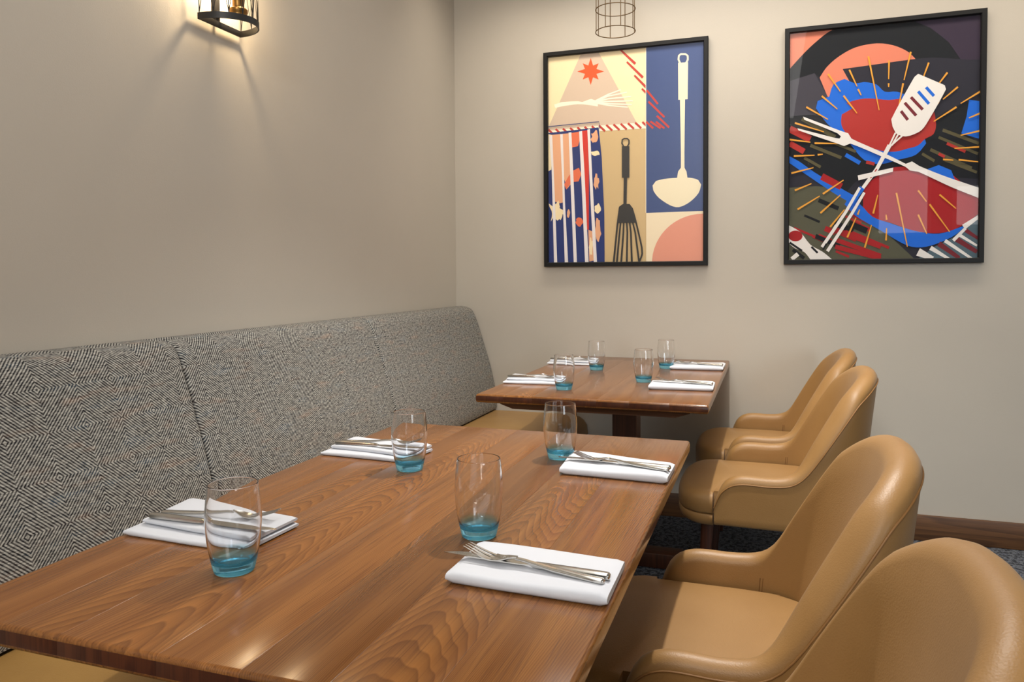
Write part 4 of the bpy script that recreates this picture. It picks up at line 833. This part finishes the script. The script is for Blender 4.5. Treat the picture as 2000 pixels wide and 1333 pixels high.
def make_fork():
    t = empty('fork', (0, 0, 0))
    rows = []
    for x, w, h, z in ((0, .0036, .0022, .0030), (.0015, .0050, .0029, .0032), (.004, .0054, .0031, .0034), (.03, .0052, .0030, .0036), (.07, .0042, .0027, .0050), (.095, .0030, .0021, .0075), (.112, .0025, .0019, .0095), (.125, .0024, .0017, .0098)):
        rows.append([(x, w*c, z+h*s) for c, s in ((-1, -.5), (-.7, -1), (.7, -1), (1, -.5), (1, .5), (.7, 1), (-.7, 1), (-1, .5))])
    b = MB(); b.grid(rows, closed_v=True); b.f.append(tuple(range(8))); b.f.append(tuple(len(b.v)-1-k for k in range(8))); b.m += [0, 0]
    b.build('handle', M_STEEL, t, smooth=45)
    def zc(x): return lerp_tab([(.123, .0098), (.13, .0090), (.138, .0066), (.146, .0042), (.154, .0030), (.162, .0034), (.172, .0058), (.185, .0100), (.20, .0155)], x)
    b = MB(); rows = []
    for x, w in ((.123, .0024), (.128, .0032), (.134, .0058), (.140, .0090), (.147, .0110), (.155, .0118), (.160, .0120)):
        rows.append([(x, w*q, zc(x)+.0022*q*q+.0009) for q in (-1, -.6, -.2, .2, .6, 1)]+[(x, w*q, zc(x)+.0022*q*q-.0006) for q in (1, .6, .2, -.2, -.6, -1)])
    b.grid(rows, closed_v=True); b.f.append(tuple(range(12))); b.f.append(tuple(len(b.v)-1-k for k in range(12))); b.m += [0, 0]
    b.build('head', M_STEEL, t, smooth=45)
    for k in range(4):
        yc = (-.0096+.0064*k); b = MB(); rows = []
        for x in (.1595, .166, .174, .183, .192, .198, .2015):
            w = .0019*(1-.5*sm(.175, .2015, x)); yy = yc*(1-.10*sm(.16, .2, x)); z = zc(x)+.0022*(yc/.012)**2*(1-sm(.16, .2, x))
            rows.append([(x, yy-w, z-.0006), (x, yy+w, z-.0006), (x, yy+w, z+.0008), (x, yy-w, z+.0008)])
        b.grid(rows, closed_v=True); b.f.append((0, 1, 2, 3)); b.f.append(tuple(len(b.v)-1-j for j in range(4))); b.m += [0, 0]
        b.build('tine', M_STEEL, t, smooth=40)
    return t
knife, fork = make_knife(), make_fork()
# (knife handle end, knife tip, fork handle end, fork tip)
ZN = {'roll': .7502+.0166, 'leaf': .7502+.0177}
CUT = [((.606, -2.668), (.842, -2.668), (.612, -2.650), (.812, -2.617), 'leaf', 'on the front table napkin behind the nearest tumbler'),
       ((1.350, -2.682), (1.118, -2.664), (1.346, -2.698), (1.146, -2.662), 'roll', 'on the nearest chair side napkin, front table'),
       ((.604, -2.122), (.836, -2.118), (.606, -2.108), (.804, -2.080), 'leaf', 'at the farther bench side setting, front table'),
       ((1.356, -2.118), (1.124, -2.093), (1.354, -2.134), (1.154, -2.092), 'roll', 'at the farther chair side setting, front table'),
       ((.610, -.945), (.842, -.938), (.612, -.930), (.812, -.912), 'leaf', 'on rear table, bench side, nearer the viewer'),
       ((.602, -.335), (.834, -.330), (.604, -.320), (.804, -.300), 'leaf', 'on rear table, bench side, by far wall'),
       ((1.354, -.926), (1.122, -.890), (1.352, -.942), (1.152, -.895), 'roll', 'on rear table, chair side, nearer the viewer'),
       ((1.355, -.365), (1.123, -.325), (1.353, -.383), (1.154, -.330), 'roll', 'on rear table, chair side, by far wall')]
def lay(src, first, a, c, z, roll=0):
    o = src if first else copy_tree(src)
    o.location = (a[0], a[1], z); o.rotation_euler = (0, 0, math.atan2(c[1]-a[1], c[0]-a[0])); return o
for i, (k0, k1, f0, f1, st, lb) in enumerate(CUT):
    tag(lay(knife, i == 0, k0, k1, ZN[st]), 'steel table knife lying '+lb, 'knife', 'steel knives on the napkins')
    tag(lay(fork, i == 0, f0, f1, ZN[st]+.0004), 'steel fork with four tines lying '+lb, 'fork', 'steel forks on the napkins')

# ------------------------------------------------------------------ tumblers
def make_tumbler():
    outer = [(.0235, .0), (.0255, .0006), (.0264, .0018), (.0270, .0034), (.0292, .0120), (.0318, .0240), (.0342, .0380), (.0362, .0540), (.0371, .0680), (.0370, .0800), (.0361, .0940), (.0347, .1080), (.0334, .1190)]
    rim = [(.03325+.0008*math.cos(a)-.0008, .1198+.0008*math.sin(a)) for a in [k*PI/8 for k in range(9)]]
    inner = [(.0318, .1190), (.0331, .1080), (.0345, .0940), (.0354, .0800), (.0355, .0680), (.0346, .0540), (.0326, .0390), (.0304, .0270), (.0280, .0195), (.0240, .0150), (.0180, .0128), (.0100, .0120), (.0002, .0118)]
    def dense(p, n):
        out = []
        for i in range(len(p)-1):
            p0, p1, p2, p3 = p[max(i-1, 0)], p[i], p[i+1], p[min(i+2, len(p)-1)]
            for k in range(n):
                t = k/n
                out.append(tuple(.5*((2*p1[q])+(p2[q]-p0[q])*t+(2*p0[q]-5*p1[q]+4*p2[q]-p3[q])*t*t+(3*p1[q]-p0[q]-3*p2[q]+p3[q])*t**3) for q in (0, 1)))
        return out+[p[-1]]
    b = MB(); b.lathe([(.0002, .0010), (.008, .0010), (.016, .0009), (.020, .0005), (.022, .0002)]+dense(outer, 3)+rim+dense(inner, 3), 72)
    n = 72; L = len(b.v); b.f.append(tuple(range(n-1, -1, -1))); b.f.append(tuple(range(L-n, L))); b.m += [0, 0]
    o = b.build('tumbler', M_CLEAR, smooth=60); return o
tum = make_tumbler()
TUM = [(.849, -2.769, 'rounded tumbler, blue base, front table bench side, nearest the viewer, in front of a napkin'),
       (1.117, -2.538, 'rounded tumbler, blue base, front table chair side, behind the nearest napkin'),
       (.836, -2.213, 'rounded tumbler, blue base, front table bench side, farther from the viewer'),
       (1.107, -2.025, 'rounded tumbler, blue base, front table chair side, farther from the viewer'),
       (.861, -1.071, 'small-looking tumbler, blue base, rear table bench side, nearer the viewer'),
       (.852, -.509, 'small-looking tumbler, blue base, rear table bench side, nearer the far wall'),
       (1.096, -.808, 'small-looking tumbler, blue base, rear table chair side, nearer the viewer'),
       (1.123, -.376, 'small-looking tumbler, blue base, rear table chair side, nearer the far wall')]
for i, (x, y, lb) in enumerate(TUM):
    o = tum if i == 0 else copy_tree(tum); o.location = (x, y, .7502); o.rotation_euler = (0, 0, i*1.1)
    tag(o, lb, 'glass', 'blue-based tumblers')

# ------------------------------------------------------------------ pictures
PAL = dict(kraft=(212, 184, 136), taupe=(214, 192, 170), ivory=(255, 246, 222), orange=(232, 92, 48), brick=(196, 66, 56), slate_blue=(66, 84, 132), cream_dark=(246, 230, 198),
           salmon=(232, 158, 134), ladle=(244, 232, 200), navy=(40, 56, 116), cream_bg=(250, 230, 186), peach=(234, 174, 134), coral=(232, 116, 80), red=(214, 58, 46), white=(240, 234, 232),
           char=(58, 56, 54), pink2=(226, 134, 108), ink=(27, 31, 37), plum=(58, 48, 66), slate=(46, 46, 57), grey2=(68, 66, 76), blue=(34, 110, 222), rust=(182, 56, 52), olive=(92, 86, 62),
           olive2=(90, 90, 74), crimson=(170, 36, 42), rose=(170, 74, 84), teal2=(86, 108, 120), white2=(240, 236, 232), maroon=(122, 44, 54), gold=(236, 166, 66))
def picture(x0, x1, z0, z1, bg, art, label, pane):
    xc, zc = (x0+x1)/2, (z0+z1)/2
    t = empty('framed_picture', (xc, 0, z0)); tag(t, label, 'picture', 'framed prints on the far wall')
    w, h = x1-x0, z1-z0; fwid, d = .021, .030
    prof = [(0, .002), (0, d-.002), (.002, d), (fwid-.003, d), (fwid, d-.003), (fwid, .004), (fwid, .002)]
    b = MB(); rows = []
    for sx, sz in ((-1, -1), (1, -1), (1, 1), (-1, 1)):
        rows.append([(sx*(w/2-i), -dd, (h/2+sz*(h/2-i))) for i, dd in prof])
    b.grid(rows, closed_u=True, closed_v=True); b.build('frame', M_FRAME, t, smooth=30)
    cols = [bg]+sorted(set(c for c, _ in art)); mats = []
    for c in cols: mats.append(plain('print_'+c, srgb(*PAL[c]), .7, Specular_IOR_Level=.2))
    b = MB(); i0 = fwid-.004
    b.add([(-w/2+i0, -.0096, i0), (w/2-i0, -.0096, i0), (w/2-i0, -.0096, h-i0), (-w/2+i0, -.0096, h-i0), (-w/2+i0, -.002, i0), (w/2-i0, -.002, i0), (w/2-i0, -.002, h-i0), (-w/2+i0, -.002, h-i0)],
          [(0, 1, 2, 3), (4, 7, 6, 5), (0, 4, 5, 1), (1, 5, 6, 2), (2, 6, 7, 3), (3, 7, 4, 0)])
    pr = b.build('print', mats, t, smooth=0)
    b = MB()
    for k, (c, fl) in enumerate(art):
        pts = [(-w/2+fl[i]*w, -.0098-.00006*k, fl[i+1]*h) for i in range(0, len(fl), 2)]
        area = sum(p[0]*q[2]-q[0]*p[2] for p, q in zip(pts, pts[1:]+pts[:1]))
        if area < 0: pts.reverse()
        b.add(pts, [tuple(range(len(pts)))], cols.index(c))
    ink = b.build('printed_design', mats, pr, smooth=0, fix=False)
    b = MB(); b.box(-w/2+i0, w/2-i0, -.0215, -.0195, i0, h-i0); b.build('glass_pane', pane, t, smooth=0)
    return t
picture(.4824, 1.2665, 1.1888, 2.2347, 'cream_bg', ART_LADLE, 'black-framed print of a cream ladle, star, striped cloth and dark turner on pale panels', M_SATIN)
picture(1.5959, 2.3735, 1.1899, 2.2304, 'slate', ART_SPATULA, 'black-framed dark print of crossed white spatula and carving fork over blue and red', M_PANE)

# ------------------------------------------------------------------ wall lamp
SX, SY, SZ = .022, -1.778, 1.873
wl = empty('wall_lamp', (0, SY, SZ)); tag(wl, 'half-round black wire cage wall lamp glowing on the left wall above the banquette', 'lamp')
RY_, RD = .0905, .114
HL = .27
def dpt(a, z, k=0): return (SX+(RD-k)*math.sin(a), -(RY_-k)*math.cos(a), z)
def band(z0, z1, name):
    b = MB(); rows = []
    for i in range(33):
        a = PI*i/32; rows.append([dpt(a, z0), dpt(a, z1), dpt(a, z1, .004), dpt(a, z0, .004)])
    b.grid(rows, closed_v=True); b.f.append((0, 1, 2, 3)); b.f.append(tuple(len(b.v)-1-k for k in range(4))); b.m += [0, 0]
    b.build(name, M_BLACK, wl, smooth=40)
    b = MB(); b.box(SX-.005, SX, -RY_, RY_, z0, z1, .0006); b.build('wall_side_bar', M_BLACK, wl)
band(0, .018, 'ring_band'); band(HL-.018, HL, 'ring_band')
angs = [PI*k/8 for k in range(9)]
for k in range(9):
    b = MB(); b.tube([dpt(angs[k], .018, .002), dpt(angs[k], HL-.018, .002)], .0014, 6); b.build('cage_wire', M_BLACK, wl)
for k in range(8):
    for e in (0, 1):
        b = MB(); b.tube([dpt(angs[k+e], .018, .002), dpt(angs[k+1-e], HL-.018, .002)], .0011, 6); b.build('cage_wire', M_BLACK, wl)
b = MB(); b.box(.0005, .010, -.012, .012, .022, HL-.01, .002); b.build('back_plate', M_BLACK, wl)
for z in (.045, HL-.05):
    b = MB(); b.box(.011, SX-.004, -.012, .012, z-.006, z+.006); b.build('mounting_arm', M_BLACK, wl)
b = MB(); b.tube([(.010, 0, .034), (SX+.040, 0, .034)], .004, 8); b.build('holder_arm', M_BLACK, wl)
b = MB(); b.lathe([(.0001, .026), (.021, .026), (.0235, .028), (.0235, .034), (.026, .038), (.026, .046), (.022, .050), (.0165, .053), (.0165, .078), (.018, .081), (.018, .086), (.0001, .086)], 24)
o = b.build('lamp_holder', M_BRASS, wl, smooth=40); o.location = (SX+.062, 0, 0)
b = MB(); b.lathe([(.012, .0862), (.013, .094), (.020, .107), (.026, .122), (.028, .138), (.026, .156), (.018, .170), (.008, .177), (.0001, .178)], 24)
o = b.build('bulb', M_PANE, wl, smooth=60); o.location = (SX+.062, 0, 0)
b = MB(); b.tube([(-.008, 0, .098), (-.009, 0, .140), (-.004, .003, .154), (0, 0, .105), (.004, -.003, .154), (.009, 0, .140), (.008, 0, .098)], .0012, 6)
b.build('filament', m_emit('filament_glow', (1.0, .70, .36), 30.0), o, smooth=60)

bl = lamp('bulb_light', 'POINT', (SX+.068, SY+.012, SZ+.132), 5.6, (1.0, .75, .45), shadow_soft_size=.02)
# ------------------------------------------------------------------ pendant cage above the rear table
pl = empty('pendant_lamp', (.957, -.63, 2.1055)); tag(pl, 'open bronze wire cage pendant lamp hanging above the rear table', 'lamp')
PR = .0775
def circ(z, r=PR): return [(r*math.cos(k*2*PI/36), r*math.sin(k*2*PI/36), z) for k in range(36)]
for z in (0, .087, .26):
    b = MB(); b.tube(circ(z), .0020, 6, closed=True); b.build('cage_ring', M_WIRE, pl, smooth=80)
for k in range(8):
    a = k*PI/4+.33+.13
    b = MB(); b.tube([(PR*math.cos(a), PR*math.sin(a), 0), (PR*math.cos(a), PR*math.sin(a), .26), (.02*math.cos(a), .02*math.sin(a), .30)], .0017, 6); b.build('cage_wire', M_WIRE, pl, smooth=80)
b = MB(); b.lathe([(.0001, .20), (.017, .20), (.019, .205), (.019, .29), (.024, .30), (.024, .306), (.006, .32), (.0001, .32)], 24); b.build('lamp_holder', M_WIRE, pl, smooth=40)
b = MB(); b.tube([(0, 0, .31), (0, 0, RZ-2.1055-.02)], .003, 8); b.build('cord', M_BLACK, pl)
b = MB(); b.lathe([(.0001, RZ-2.1055-.025), (.045, RZ-2.1055-.025), (.05, RZ-2.1055-.02), (.05, RZ-2.1055-.0005), (.0001, RZ-2.1055-.0005)], 24); b.build('ceiling_rose', M_WIRE, pl, smooth=40)
